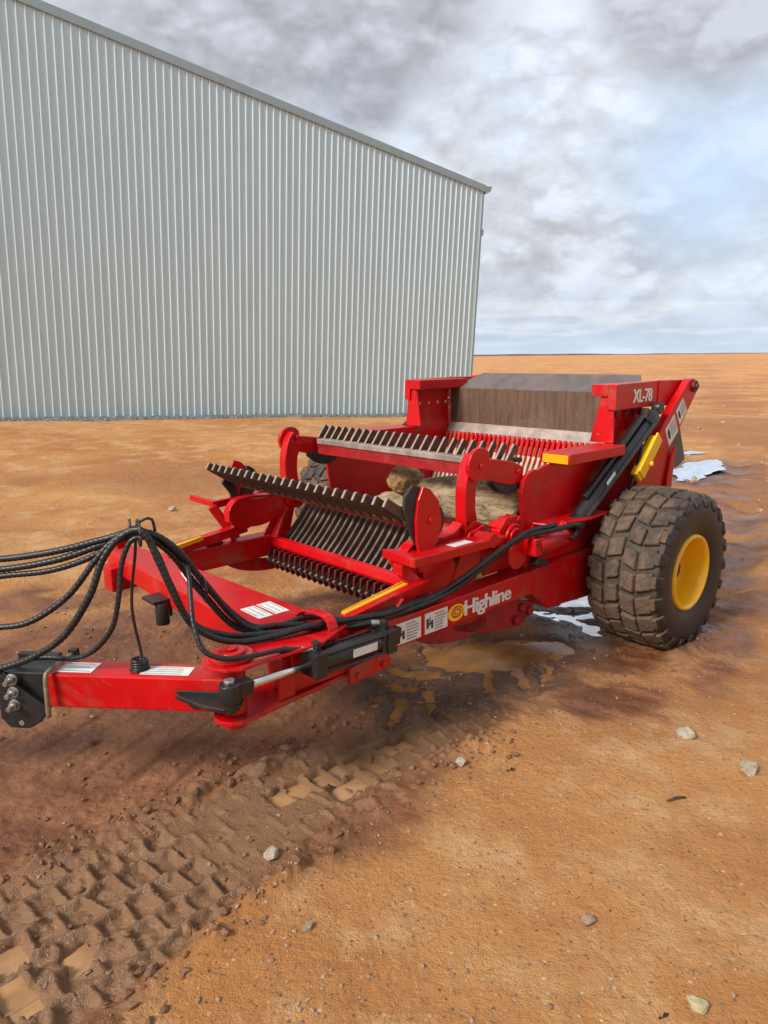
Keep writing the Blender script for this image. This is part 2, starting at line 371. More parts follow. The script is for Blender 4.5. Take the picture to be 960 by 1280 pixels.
def ground_fields(x, y):
    rise = sstep(y, 9.5, 16)*(0.43 - 0.034*(x+10))
    rise = np.clip(rise, -0.25, 0.75)*(1-sstep(x, 2.5, 9))*(1-sstep(np.hypot(x, y-20), 25, 70))
    h = rise + 0.05*fbm(x, y, 3.5, 3)*sstep(np.hypot(x-1, y-5), 2.5, 7)
    far = sstep(np.hypot(x, y), 14, 60)
    h = h + far*(0.35*fbm(x, y, 30, 3) + 0.10*fbm(x, y, 6, 3))
    mid = sstep(y, 6, 10)
    h = h + mid*(1-far)*0.05*fbm(x*0.5, y*1.6, 1.2, 4)
    # mud mask
    wob = 0.28*fbm(x, y, 0.9, 4) + 0.10*fbm(x, y, 0.22, 3)
    mz = sdf(x, y, MUDZ) + wob
    mud = 1-sstep(mz, -0.32, 0.22)
    near = 1-sstep(np.hypot(x, y-3), 6, 12)
    h = h + near*((0.009+0.012*mud)*fbm(x, y, 0.35, 4) + 0.0055*fbm(x, y, 0.06, 3, 0.6)*(1+0.8*mud))
    clump = np.maximum(0, fbm(x, y, 0.055, 3, 0.6))**1.3
    h = h + near*0.016*clump*(0.35+1.3*mud*sstep(fbm(x+40, y+11, 0.4, 3), -0.15, 0.25))
    # tread print
    wx = x + 0.034*fbm(x, y, 0.15, 3, 0.5); wy = y + 0.034*fbm(x+31, y+7, 0.15, 3, 0.5)
    d, s, sd2 = seg_dist(wx, wy, TRK); dd = d*sd2
    hw = 0.53 - 0.13*s; hw = np.clip(hw, 0.20, 0.56)
    dd = dd + 0.02
    fade = 1-sstep(s, 2.6, 3.5)
    ins = (1-sstep(np.abs(dd), hw-0.10, hw))*fade
    col = np.floor(dd/0.135); ph = s/0.118 + 0.5*(col % 2) + 0.3*np.abs(dd)
    cu = np.abs((dd/0.135) % 1 - 0.5)*2; cs = np.abs(ph % 1 - 0.5)*2
    soft = 0.085
    pit = (1-sstep(cu, 0.80-soft, 0.80+soft*0.7))*(1-sstep(cs, 0.78-soft, 0.78+soft*0.7))
    gro = np.exp(-((np.maximum(cu/0.80, cs/0.78)-1.0)/0.055)**2)
    amp = 0.6 + 0.55*fbm(x+3, y+8, 0.5, 2) + 0.25
    amp = np.clip(amp + 0.6*fbm(x+13, y+2, 0.22, 2), 0.25, 1.15)
    h = h + ins*(-0.016 + 0.017*(1-pit)*amp - 0.013*pit*amp - 0.013*gro*amp + 0.009*fbm(x, y, 0.045, 3) + 0.010*np.maximum(0, fbm(x+5, y+5, 0.035, 2)))
    berm = np.exp(-((np.abs(dd)-hw-0.03)/0.07)**2)*fade
    h = h + berm*(0.020 + 0.065*np.maximum(fbm(x, y, 0.10, 3), -0.15))
    # older lug bars
    q = (x*0.90 - y*0.42)/0.21 + 0.25*fbm(x, y, 0.6, 2)
    zone = np.exp(-((np.hypot((x+0.75)/1.1, (y-3.55)/0.62))**4))
    g2 = np.exp(-(((q % 1)-0.5)/0.10)**2)
    h = h + zone*(-0.022*g2 + 0.006*(1-g2))
    # crossing tracks right of the machine
    q3 = (x*0.5 + y*0.86)/0.16 + 0.35*fbm(x, y, 0.5, 2)
    zone3 = np.exp(-((np.hypot((x-1.5)/0.9, (y-4.0)/0.55))**4))
    h = h + zone3*(0.012*np.sin(q3*6.28)*(0.5+fbm(x, y, 0.3, 2)))
    rut = np.zeros(x.shape)
    # long wheel ruts to the right background
    for rx, ry in (((2.6, 5.0), (10.0, 20.0)), ((3.4, 5.0), (13.0, 21.0)), ((-6, 8.2), (1.0, 8.9)), ((-8, 9.3), (0.0, 10.2)), ((2.9, 4.6), (9.2, 15.0)), ((3.0, 6.0), (14.0, 24.0)), ((3.9, 7.0), (17.0, 24.0)), ((2.2, 3.9), (7.5, 8.6)), ((2.2, 4.2), (7.5, 9.4)), ((-7, 6.6), (-0.8, 7.6)), ((-6, 5.2), (-1.5, 6.6)), ((-9, 11.0), (1.0, 12.5))):
        d4, s4, _ = seg_dist(x + 0.12*fbm(x, y, 1.5, 2), y + 0.1*fbm(x+5, y, 1.5, 2), [rx, ry])
        k4 = math.hypot(ry[0]-rx[0], ry[1]-rx[1]); lim = sstep(s4, -1, 0.5)*(1-sstep(s4, k4-2, k4))
        h = h + lim*(-0.035*np.exp(-(d4/0.18)**2) + 0.030*np.exp(-((d4-0.30)/0.10)**2)*(0.6+1.6*fbm(x, y, 0.18, 3)))*np.clip(0.7+1.4*fbm(x, y, 0.7, 2), 0, 1.6)
        rut = np.maximum(rut, lim*np.exp(-(d4/0.38)**2))
    for wx_, wy_ in ((1.94, 4.835), (-0.37, 7.36)):
        e1 = (x-wx_)*(-0.7375) + (y-wy_)*(-0.6753); e2 = (x-wx_)*0.6753 + (y-wy_)*(-0.7375)
        q5 = np.hypot(np.maximum(np.abs(e1)-0.10, 0)/1.0, np.maximum(np.abs(e2)-0.24, 0)); h = h + 0.045*np.exp(-((q5-0.07)/0.06)**2)*(0.55+1.2*fbm(x, y, 0.12, 3)) - 0.012*(q5 < 0.02)
    # puddles
    pm = np.zeros(x.shape); ring = np.zeros(x.shape)
    jx = x + 0.06*fbm(x, y, 0.16, 3) + 0.035*fbm(x, y, 0.045, 3); jy = y + 0.06*fbm(x+9, y+4, 0.16, 3) + 0.035*fbm(x+3, y+2, 0.045, 3)
    for k, P in PUD.items():
        sd_p = sdf(jx, jy, P); m = 1-sstep(sd_p, -0.035, 0.045); pm = np.maximum(pm, m); ring = np.maximum(ring, 1-sstep(sd_p, 0.0, 0.16))
    wm = np.zeros(x.shape)
    jx = x + 0.13*fbm(x*0.6, y, 0.16, 3); jy = y + 0.10*fbm(x*0.6+9, y+4, 0.12, 3)
    for k, P in SHINE.items():
        sd_p = sdf(jx, jy, P); m = 1-sstep(sd_p, -0.10, 0.07); wm = np.maximum(wm, m); ring = np.maximum(ring, 1-sstep(sd_p, 0.0, 0.25))
    h = h*(1-np.maximum(pm, wm)) + np.maximum(pm, wm)*(-0.030 + 0.020*fbm(x, y, 0.09, 3)*pm + wm*0.060*np.maximum(fbm(x*0.5, y, 0.16, 4), -0.1))
    h = np.where((pm+wm < 0.5) & (np.hypot(x-0.7, y-4.4) < 2.4), np.maximum(h, -0.016+0.012*(1-np.maximum(pm, wm))), h)
    cm = np.zeros(x.shape)
    for c in CELLS:
        ax = (x-c[0])*0.70 + (y-c[1])*0.71; ay = -(x-c[0])*0.71 + (y-c[1])*0.70
        dd3 = np.maximum(np.abs(ax)/0.050, np.abs(ay)/0.066) + 0.35*fbm(x, y, 0.06, 2)
        cm = np.maximum(cm, 1-sstep(dd3, 0.75, 1.15))
    h = h*(1-cm) + cm*(-0.070)
    wet = np.clip(mud*0.85 + 0.9*pm + 0.5*wm + 0.35*ins, 0, 1)
    dark = np.exp(-((np.hypot((x-0.55)/0.75, (y-4.05)/0.45))**2)) + 0.8*np.exp(-((np.hypot((x-1.5)/0.6, (y-5.0)/0.8))**2))
    dark = np.clip(dark*(0.8+1.2*fbm(x, y, 0.25, 3)) + 0.75*ring*(0.8+0.8*fbm(x, y, 0.2, 3)), 0, 1); wet = np.clip(wet + 0.9*ring, 0, 1)
    grey = np.clip(ins*0.9 + 0.25*zone + 0.4*berm, 0, 1)
    wr = 1-sstep(sdf(x + 0.3*fbm(x, y, 0.7, 3), y + 0.4*fbm(x+4, y, 0.7, 3), W2), 0.0, 0.7)
    wet = np.maximum(wet, 0.85*wr); dark = np.maximum(dark, 0.45*wr)
    churn = np.zeros(x.shape)
    for ca, cb, cw in (((2.3, 4.6), (8.6, 17.0), 0.55), ((2.9, 5.6), (7.0, 15.0), 0.5), ((0.9, 3.7), (2.9, 4.9), 0.55), ((-3.5, 5.6), (-0.6, 6.4), 0.45)):
        d6, s6, _ = seg_dist(x + 0.25*fbm(x, y, 0.8, 3), y + 0.2*fbm(x+7, y, 0.8, 3), [ca, cb]); k6 = math.hypot(cb[0]-ca[0], cb[1]-ca[1])
        churn = np.maximum(churn, np.exp(-(d6/cw)**2)*sstep(s6, -0.5, 0.3)*(1-sstep(s6, k6*0.6, k6)))
    churn = np.clip(churn*(0.75+1.3*fbm(x, y, 0.35, 3)), 0, 1)
    h = h + churn*(1-np.maximum(pm, wm))*(0.022*fbm(x*0.7+y*0.7, (x-y)*0.35, 0.13, 4, 0.6))
    wet = np.maximum(wet, 0.88*churn)
    # damp reddish patches further out
    damp = sstep(fbm(x*0.45, y, 2.3, 4) + 0.35*np.exp(-((x-4.5-(y-6)*0.42)/1.3)**2)*sstep(y, 4, 6), 0.10, 0.55)
    damp = np.clip(damp + 0.6*rut*np.clip(0.6+1.5*fbm(x, y, 0.5, 3), 0, 1), 0, 1)
    return h, wet, dark, grey, damp, mud

def axis_coords(a, b, step, lim0, lim1, g=1.05):
    c = list(np.arange(a, b, step)); s = step; v_ = c[-1]
    while v_ < lim1: s *= g; v_ += s; c.append(v_)
    s = step; v_ = a; pre = []
    while v_ > lim0: s *= g; v_ -= s; pre.append(v_)
    return np.array(pre[::-1] + c)
gx = axis_coords(-2.3, 2.6, 0.0095, -2500, 2500, 1.045)
gy = axis_coords(1.55, 5.6, 0.0095, -60, 2600, 1.035)
X, Y = np.meshgrid(gx, gy, indexing='ij')
hgt, wet, darkm, grey, damp, mudm = ground_fields(X, Y)
nx, ny = X.shape
co = np.stack([X, Y, hgt], -1).reshape(-1, 3)
idx = np.arange(nx*ny).reshape(nx, ny)
quads = np.stack([idx[:-1, :-1], idx[1:, :-1], idx[1:, 1:], idx[:-1, 1:]], -1).reshape(-1, 4)
me = bpy.data.meshes.new("ground")
me.vertices.add(len(co)); me.vertices.foreach_set('co', co.ravel().astype(np.float32))
me.loops.add(quads.size); me.loops.foreach_set('vertex_index', quads.ravel().astype(np.int32))
me.polygons.add(len(quads)); me.polygons.foreach_set('loop_start', np.arange(0, quads.size, 4, dtype=np.int32))
me.polygons.foreach_set('use_smooth', np.ones(len(quads), bool))
me.update(calc_edges=True)
for nm, arr in (('wet', wet), ('peat', darkm), ('clay', grey), ('damp', damp)):
    at = me.attributes.new(nm, 'FLOAT', 'POINT'); at.data.foreach_set('value', arr.ravel().astype(np.float32))
def hz_at(x, y):
    r = ground_fields(np.array([[float(x)]]), np.array([[float(y)]])); return float(r[0][0, 0])

def ground_mat():
    m, t, b = mat("orange_earth")
    geo = nd('ShaderNodeNewGeometry', t).outputs['Position']
    A = lambda n: (lambda q: (setattr(q, 'attribute_name', n), q.outputs['Fac'])[1])(nd('ShaderNodeAttribute', t))
    big = noise(geo, 0.35, 6, 0.6, t); med = noise(geo, 2.2, 7, 0.62, t); fine = noise(geo, 38, 6, 0.7, t); grit = noise(geo, 150, 3, 0.7, t)
    dry = mixc(smooth(big, 0.35, 0.66, t), (0.47, 0.183, 0.047), (0.62, 0.298, 0.102), t)
    dry = mixc(mth('MULTIPLY', smooth(noise(geo, 0.9, 8, 0.66, t), 0.50, 0.68, t), 0.55, tree=t), dry, (0.35, 0.132, 0.038), t)
    dry = mixc(mth('MULTIPLY', smooth(med, 0.46, 0.68, t), 0.75, tree=t), dry, (0.68, 0.41, 0.190), t)
    dry = mixc(mth('MULTIPLY', A('damp'), 0.75, tree=t), dry, (0.36, 0.145, 0.052), t)
    dry = mixc(mth('MULTIPLY', smooth(fine, 0.44, 0.28, t), 0.8, tree=t), dry, (0.170, 0.064, 0.022), t)
    dry = mixc(mth('MULTIPLY', smooth(grit, 0.58, 0.74, t), 0.55, tree=t), dry, (0.62, 0.40, 0.22), t)
    dry = mixc(mth('MULTIPLY', smooth(grit, 0.40, 0.28, t), 0.5, tree=t), dry, (0.21, 0.085, 0.03), t)
    mudc = mixc(smooth(med, 0.35, 0.68, t), (0.140, 0.048, 0.018), (0.265, 0.108, 0.042), t)
    mudc = mixc(mth('MULTIPLY', A('clay'), 0.75, tree=t), mudc, (0.230, 0.128, 0.062), t)
    mudc = mixc(mth('MULTIPLY', A('peat'), 0.80, tree=t), mudc, (0.060, 0.033, 0.020), t)
    mudc = mixc(mth('MULTIPLY', smooth(fine, 0.55, 0.75, t), 0.35, tree=t), mudc, (0.33, 0.175, 0.085), t)
    mudc = mixc(mth('MULTIPLY', smooth(fine, 0.42, 0.26, t), 0.7, tree=t), mudc, (0.055, 0.024, 0.012), t)
    wetf = smooth(A('wet'), 0.12, 0.85, t)
    gv = nd('ShaderNodeTexVoronoi', t); gv.inputs['Scale'].default_value = 55; t.links.new(geo, gv.inputs['Vector'])
    gs = nd('ShaderNodeSeparateColor', t); t.links.new(gv.outputs['Color'], gs.inputs[0])
    gm = mth('MULTIPLY', smooth(gs.outputs[0], 0.80, 0.88, t), smooth(gv.outputs['Distance'], 0.42, 0.30, t), tree=t)
    gcol = ramp(gs.outputs[1], [(0, (0.14, 0.055, 0.025)), (0.45, (0.42, 0.20, 0.09)), (1, (0.74, 0.52, 0.34))], t)
    dry = mixc(mth('MULTIPLY', gm, 0.85, tree=t), dry, gcol, t)
    c = mixc(wetf, dry, mudc, t)
    t.links.new(c, b.inputs['Base Color'])
    wn = mth('MULTIPLY', wetf, smooth(noise(geo, 1.6, 5, 0.6, t), 0.34, 0.56, t), tree=t)
    t.links.new(mth('MULTIPLY_ADD', wn, -0.66, 0.92, tree=t), b.inputs['Roughness'])
    b.inputs['Specular IOR Level'].default_value = 0.45
    cr = noise(geo, 11, 6, 0.68, t)
    hh = mth('ADD', mth('MULTIPLY_ADD', cr, 1.6, fine, tree=t), mth('MULTIPLY', grit, 0.5, tree=t), tree=t)
    n = nd('ShaderNodeBump', t); n.inputs['Distance'].default_value = 0.035
    t.links.new(mth('MULTIPLY_ADD', wetf, -0.35, 0.85, tree=t), n.inputs['Strength'])
    t.links.new(hh, n.inputs['Height']); t.links.new(n.outputs[0], b.inputs['Normal'])
    return m
tag(link("ground", me, ground_mat()), "orange sandy farmyard earth with mud and tyre prints", None, kind="structure")

def water_mat(name, col, ior=1.33, rough=0.09, metal=0.0):
    m, t, b = mat(name); geo = nd('ShaderNodeNewGeometry', t).outputs['Position']
    a = noise(geo, 6, 4, 0.6, t)
    t.links.new(mixc(smooth(a, 0.35, 0.65, t), tuple(c*0.8 for c in col), tuple(c*1.15 for c in col), t), b.inputs['Base Color'])
    b.inputs['Roughness'].default_value = rough; b.inputs['IOR'].default_value = ior
    bump(t, b, noise(geo, 22, 4, 0.6, t), 0.10 if metal < 0.1 else 0.04, 0.01)
    return m
WATER = water_mat("muddy_water", (0.23, 0.112, 0.042))
WATER_PALE = water_mat("milky_water", (0.36, 0.20, 0.09))
WATER_SKY = water_mat("clear_puddle", (0.80, 0.80, 0.80), 1.5, 0.04, 1.0); WATER_SKY.node_tree.nodes["Principled BSDF"].inputs["Metallic"].default_value = 0.75
def sheet(name, P, z, m, grow=0.05, wob=0.0, sub=6, label=None):
    c = Vector((sum(p[0] for p in P)/len(P), sum(p[1] for p in P)/len(P)))
    pts = []
    for i in range(len(P)):
        a = Vector(P[i]); b2 = Vector(P[(i+1) % len(P)])
        for k in range(sub): pts.append(a.lerp(b2, k/sub))
    o2 = []
    for i, p in enumerate(pts):
        d = (pts[(i+1) % len(pts)]-pts[i-1]).normalized(); nn = Vector((d.y, -d.x)); 
        if wob: q = wob*mnoise.noise(Vector((p.x*2.3, p.y*2.3, 1.7))) + wob*0.5*mnoise.noise(Vector((p.x*7, p.y*7, 5)))
        else: q = 0
        nn = nn if AREA(P) > 0 else -nn
        o2.append(p + nn*(grow+q))
    bm = bmesh.new(); vs = [bm.verts.new((p.x, p.y, z)) for p in o2]; f = bm.faces.new(vs)
    if f.normal.z < 0: f.normal_flip()
    bm.normal_update(); bmesh.ops.triangulate(bm, faces=bm.faces)
    for f in bm.faces:
        if f.normal.z < 0: f.normal_flip()
    mm = bpy.data.meshes.new(name); bm.to_mesh(mm); bm.free()
    return tag(link(name, mm, m), label, None, kind="structure")
def AREA(P): return sum(P[i][0]*P[(i+1) % len(P)][1]-P[(i+1) % len(P)][0]*P[i][1] for i in range(len(P)))
def rect(P, g):
    xs = [p[0] for p in P]; ys = [p[1] for p in P]; return [(min(xs)-g, min(ys)-g), (max(xs)+g, min(ys)-g), (max(xs)+g, max(ys)+g), (min(xs)-g, max(ys)+g)]
for k, P in PUD.items(): sheet("puddle_water", rect(P, 0.05) if k == 'main' else rect(P, 0.02), -0.0165 - 0.0011*list(PUD).index(k), WATER, 0.0, label="shallow muddy water lying in the tyre marks")
sheet("puddle_water", rect(SHINE['w1'], 0.06), -0.0185, WATER_SKY, 0.0, label="bright puddle reflecting the sky beside the big tyre")
for ci, c in enumerate(CELLS):
    e, f_ = Vector((0.70, 0.71))*0.054, Vector((-0.71, 0.70))*0.072; c_ = Vector(c)
    q = [tuple(c_+e+f_), tuple(c_-e+f_), tuple(c_-e-f_), tuple(c_+e-f_)]
    sheet("puddle_water", q, -0.036 - 0.0006*ci, WATER_PALE, 0.0, label="milky water standing in a tyre tread print")
def flat_puddle(P, lab):
    zs = [hz_at(*p) for p in P]
    return sheet("puddle_water", P, max(zs)+0.006, WATER_SKY, 0.0, 0.16, 8, lab)
flat_puddle(W2, "white puddle reflecting the sky behind the machine")
flat_puddle([(6.083, 14.6), (6.482, 14.954), (6.6, 14.6), (6.078, 14.1)], "small far puddle reflecting the sky")

# ------------------------------------------------------------------ shed
SD = 18.9
def ray(a, b): return cx*(a-480) - cy*(b-640) + fw*888
vdn = ray(335, 4300).normalized(); wal = ray(2250, 495); wal = (wal - vdn*wal.dot(vdn)).normalized()
upv = -vdn; nrm = wal.cross(upv)               # towards the camera side
if nrm.y > 0: nrm = -nrm
A0 = Vector((0, 0, H)) + ray(0, 526)/888*SD
k = SD/17.0
MS = Matrix((wal, -nrm, upv)).transposed().to_4x4(); MS.translation = A0   # local x along the wall, y into the shed, z up
XE = 13.39*k; ZE = 6.80*k; SL = math.tan(R(10.79)); X0 = -17.0
def top(x): return ZE + max(0, (XE-x))*SL if x > -13.0 else ZE + (XE+13.0)*SL - (-13.0-x)*SL
shed = tag(bpy.data.objects.new("metal_shed", None), "tall pale grey corrugated metal farm shed with a sloping roof edge", "shed")
COL.objects.link(shed); shed.matrix_world = MS
def steel_sheet(name, base, r):
    m, t, b = mat(name); o = objc(t)
    mp = nd('ShaderNodeMapping', t); t.links.new(o, mp.inputs[0]); mp.inputs['Scale'].default_value = (2.5, 1, 0.25)
    a = noise(mp.outputs[0], 1.4, 6, 0.6, t); f = noise(o, 25, 5, 0.7, t)
    c = mixc(smooth(a, 0.3, 0.7, t), tuple(q*0.96 for q in base), tuple(q*1.03 for q in base), t)
    c = mixc(mth('MULTIPLY', smooth(f, 0.5, 0.8, t), 0.06, tree=t), c, (0.55, 0.52, 0.48), t)
    t.links.new(c, b.inputs['Base Color']); b.inputs['Metallic'].default_value = 0.25; b.inputs['Roughness'].default_value = r
    return m
CLAD = steel_sheet("zinc_cladding", (0.56, 0.70, 0.745), 0.40)
TRIM = steel_sheet("trim_steel", (0.30, 0.39, 0.42), 0.45)
mb = MB(); PIT = 0.2015; x = X0; prof = []
while x < XE-0.02:
    prof += [(x, 0.0), (x+PIT*0.30, 0.0), (x+PIT*0.31, -0.004), (x+PIT*0.34, -0.004), (x+PIT*0.35, 0.0),
             (x+PIT*0.62, 0.0), (x+PIT*0.63, -0.004), (x+PIT*0.66, -0.004), (x+PIT*0.67, 0.0), (x+PIT*0.70, 0.0), (x+PIT*0.83, -0.045), (x+PIT*0.92, -0.045), (x+PIT*0.95, 0.0)]
    x += PIT
prof = [p for p in prof if p[0] < XE-0.01] + [(XE, 0.0)]
vs = []; fs = []
for i, (a, b_) in enumerate(prof):
    vs += [(a, b_, -0.05), (a, b_, top(a)-0.02)]
    if i: fs.append((2*i-2, 2*i, 2*i+1, 2*i-1))
mb.add(vs, fs); mb.build("wall", CLAD, shed)
mb = MB(); D = 30.0
mb.add([(XE, 0, -0.05), (XE, D, -0.05), (XE, D, ZE), (XE, 0, ZE)], [(0, 1, 2, 3)])
mb.add([(X0-0.0, D, -0.05), (XE, D, -0.05), (XE, D, ZE), (-13, D, top(-13)), (X0, D, top(X0))], [(4, 3, 2, 1, 0)])
mb.build("wall", CLAD, shed)
mb = MB()
for xa, xb in ((-13.0, XE+0.12), (X0, -13.0)):
    za, zb = top(xa), top(min(xb, XE)) - (0.12*SL if xb > XE else 0)
    mb.add([(xa, -0.06, za+0.03), (xb, -0.06, zb+0.03), (xb, D, zb+0.03), (xa, D, za+0.03), (xa, -0.06, za+0.06), (xb, -0.06, zb+0.06), (xb, D, zb+0.06), (xa, D, za+0.06)],
           [(0, 1, 2, 3), (7, 6, 5, 4), (0, 4, 5, 1), (1, 5, 6, 2), (2, 6, 7, 3), (3, 7, 4, 0)])
mb.build("roof", TRIM, shed)
mb = MB()                                             # barge flashing along the sloping edge
for xa, xb in ((-13.0, XE+0.02), (X0, -13.0)):
    za, zb = top(xa), top(min(xb, XE))
    mb.add([(xa, -0.075, za-0.15), (xb, -0.075, zb-0.15), (xb, -0.075, zb+0.075), (xa, -0.075, za+0.075), (xa, 0.05, za-0.15), (xb, 0.05, zb-0.15), (xb, 0.05, zb+0.075), (xa, 0.05, za+0.075)],
           [(0, 1, 2, 3), (4, 7, 6, 5), (3, 2, 6, 7), (0, 4, 5, 1), (1, 5, 6, 2), (0, 3, 7, 4)])
mb.build("barge_flashing", TRIM, shed, 0.01)
mb = MB(); mb.prism([(XE+0.01, ZE-0.16), (XE+0.05, ZE-0.21), (XE+0.14, ZE-0.16), (XE+0.24, ZE-0.10), (XE+0.27, ZE+0.03), (XE+0.29, ZE+0.06), (XE+0.20, ZE+0.05), (XE+0.10, ZE+0.04), (XE+0.01, ZE+0.04)], -0.07, D, 'y')
mb.build("gutter", TRIM, shed)
mb = MB(); mb.box(XE+0.003, XE+0.14, 0.05, 0.30, ZE-1.50, ZE-1.30); mb.build("light_box", TRIM, shed, 0.008)
mb = MB(); mb.box(XE-0.10, XE+0.012, -0.036, 0.08, -0.05, ZE-0.20); mb.build("corner_flashing", TRIM, shed)
# gravel strip along the wall
mb = MB(); nseg = 160; vs = []; fs = []
Mi = MS
for i in range(nseg+1):
    xx = X0 + (XE+0.6-X0)*i/nseg
    for j, yy in enumerate((0.05, -0.15, -0.35, -0.55, -0.70 + 0.14*mnoise.noise(Vector((xx*0.9, 0, 0))))):
        p = Mi @ Vector((xx, yy, 0)); z0 = hz_at(p.x, p.y)
        zz = p.z + 0.02 - j*0.012 if j < 1 else (z0 + 0.08*(1-j/4.0)**0.7 + 0.012*random.random() - (0.03 if j == 4 else 0))
        vs.append((p.x, p.y, max(zz, z0-0.03)))
    if i:
        for j in range(4): a = (i-1)*5+j; fs.append((a, a+1, a+6, a+5))
mb.add(vs, fs)
def gravel_mat():
    m, t, b = mat("grey_gravel"); geo = nd('ShaderNodeNewGeometry', t).outputs['Position']
    v_ = nd('ShaderNodeTexVoronoi', t); v_.inputs['Scale'].default_value = 26; t.links.new(geo, v_.inputs['Vector'])
    sc = nd('ShaderNodeSeparateColor', t); t.links.new(v_.outputs['Color'], sc.inputs[0])
    c = ramp(sc.outputs[0], [(0, (0.04, 0.04, 0.04)), (0.5, (0.14, 0.14, 0.135)), (1, (0.36, 0.34, 0.31))], t)
    t.links.new(c, b.inputs['Base Color']); b.inputs['Roughness'].default_value = 0.9
    bump(t, b, v_.outputs['Distance'], 1.0, 0.04)
    return m
tag(mb.build("gravel_strip", gravel_mat()), "strip of grey gravel along the foot of the shed", None, kind="structure")

# ------------------------------------------------------------------ rock picker
# machine space: x towards the hitch, y towards the near wheel, z up, origin under the middle of the axle
FX = Vector((-0.73751, -0.67533, 0)); O = Vector((1.00219, 5.86327, 0))
picker = tag(bpy.data.objects.new("rock_picker", None), "red towed rock picker with large muddy tyres, raking reel and bucket of rocks", "rock picker")
COL.objects.link(picker); picker.location = O; picker.rotation_euler = (0, 0, math.atan2(FX.y, FX.x))
def part(mb, name, m, bevel=0.004, parent=None, seg=2):
    return mb.build(name, m, parent or picker, bevel, seg)
def bolts(mb, pts, axis, r=0.016, h=0.014, mi=0):
    for p in pts:
        p = Vector(p); mb.cyl(p, p+Vector(axis)*h, r, n=6, mi=mi)

# --- frame
mb = MB()
for s in (1, -1):
    y0, y1 = sorted((s*0.93, s*1.07))
    xf = 2.98
    mb.prism([(0.30, 0.655), (xf, 0.635), (xf, 0.47), (2.10, 0.475), (1.06, 0.49), (0.86, 0.345), (0.35, 0.31), (-0.15, 0.36), (-0.15, 0.60)], y0, y1)
mb.cyl((0, -1.85, 0.53), (0, 1.20, 0.53), 0.075)
mb.box(-0.12, 0.10, -0.93, 0.93, 0.42, 0.58)
rails = part(mb, "frame_rail", RED, 0.008)
# rear posts carrying the tip pivot
for s in (1, -1):
    mb = MB(); y0, y1 = sorted((s*1.062, s*1.125))
    mb.prism([(-0.86, 1.80), (-0.93, 1.805), (-0.99, 1.77), (-1.0, 1.71), (-0.78, 1.47), (-0.61, 1.286), (-0.60, 1.04), (-0.55, 0.45), (0.12, 0.40), (-0.08, 1.0), (-0.19, 1.178), (-0.39, 1.396), (-0.62, 1.61)], y0, y1)
    mb.prism([(-0.60, 1.25), (-0.66, 1.30), (-0.63, 1.04), (-0.58, 0.45), (-0.50, 0.45), (-0.54, 1.04)], *sorted((s*1.126, s*1.15)))
    p = part(mb, "rear_post", RED, 0.006)
    mb = MB(); mb.cyl((-0.925, s*1.12, 1.745), (-0.925, s*1.145, 1.745), 0.045); mb.cyl((-0.925, s*1.14, 1.745), (-0.925, s*1.160, 1.745), 0.022, n=6)
    part(mb, "pivot_pin", DARKRED, 0.002, p)
# cross beam
mb = MB()
mb.add([(2.70, -1.15, 0.58), (2.61, 0.86, 0.58), (2.98, 0.80, 0.55), (2.91, -1.15, 0.58), (2.70, -1.15, 0.705), (2.61, 0.86, 0.705), (2.98, 0.80, 0.705), (2.91, -1.15, 0.705)],
       [(0, 1, 2, 3), (4, 7, 6, 5), (0, 4, 5, 1), (1, 5, 6, 2), (2, 6, 7, 3), (3, 7, 4, 0)])
mb.prism([(-1.22, 0.60), (-1.15, 0.56), (-0.92, 0.50), (-0.92, 0.58), (-1.15, 0.60)], 2.78, 2.92, 'x')
mb.box(2.72, 2.80, -1.32, -1.24, 0.66, 0.76)
part(mb, "cross_beam", RED, 0.008)
mb = MB(); mb.prism(ribbon([(0.84, 0.712), (0.90, 0.765), (0.99, 0.785), (1.09, 0.782), (1.125, 0.735), (1.13, 0.63)], [0.010, 0.010]), 2.70, 2.755, 'x')
cl = part(mb, "hose_clamp", RED, 0.003)
mb = MB(); bolts(mb, [(2.73, 1.142, 0.67)], (0, 1, 0), 0.018); part(mb, "bolt", DARKRED, 0.002, cl)
# pivot at the front of the near rail
PV = Vector((3.24, 1.06, 0))
mb = MB()
tp = [(2.62, 0.90), (2.98, 0.90)] + [(PV.x+0.13*math.cos(R(a)), PV.y+0.13*math.sin(R(a))) for a in (-70, -40, -10, 20, 50, 80, 110)] + [(2.85, 1.20), (2.62, 1.10)]
mb.prism(tp, 0.705, 0.722, 'z')
tp2 = [(2.45, 0.92), (2.98, 0.90)] + [(PV.x+0.095*math.cos(R(a)), PV.y+0.095*math.sin(R(a))) for a in (-70, -40, -10, 20, 50, 80, 110)] + [(2.85, 1.12), (2.45, 1.075)]
mb.prism(tp2, 0.440, 0.462, 'z')
mb.prism([(2.55, 0.465), (2.95, 0.465), (2.95, 0.704), (2.62, 0.704)], 1.073, 1.095)
mb.cyl((PV.x, PV.y, 0.723), (PV.x, PV.y, 0.745), 0.095, n=32); mb.cyl((PV.x, PV.y, 0.746), (PV.x, PV.y, 0.760), 0.060, n=32); mb.cyl((PV.x, PV.y, 0.761), (PV.x, PV.y, 0.772), 0.028, n=6)
mb.cyl((PV.x, PV.y, 0.40), (PV.x, PV.y, 0.438), 0.05); mb.cyl((PV.x, PV.y, 0.47), (PV.x, PV.y, 0.70), 0.055)
mb.box(2.95, 3.04, 1.10, 1.115, 0.463, 0.60)
part(mb, "tongue_pivot", RED, 0.004)
mb = MB(); mb.box(3.0, 3.06, 1.125, 1.17, 0.7225, 0.7265); part(mb, "slot_cover", BLACK, 0)

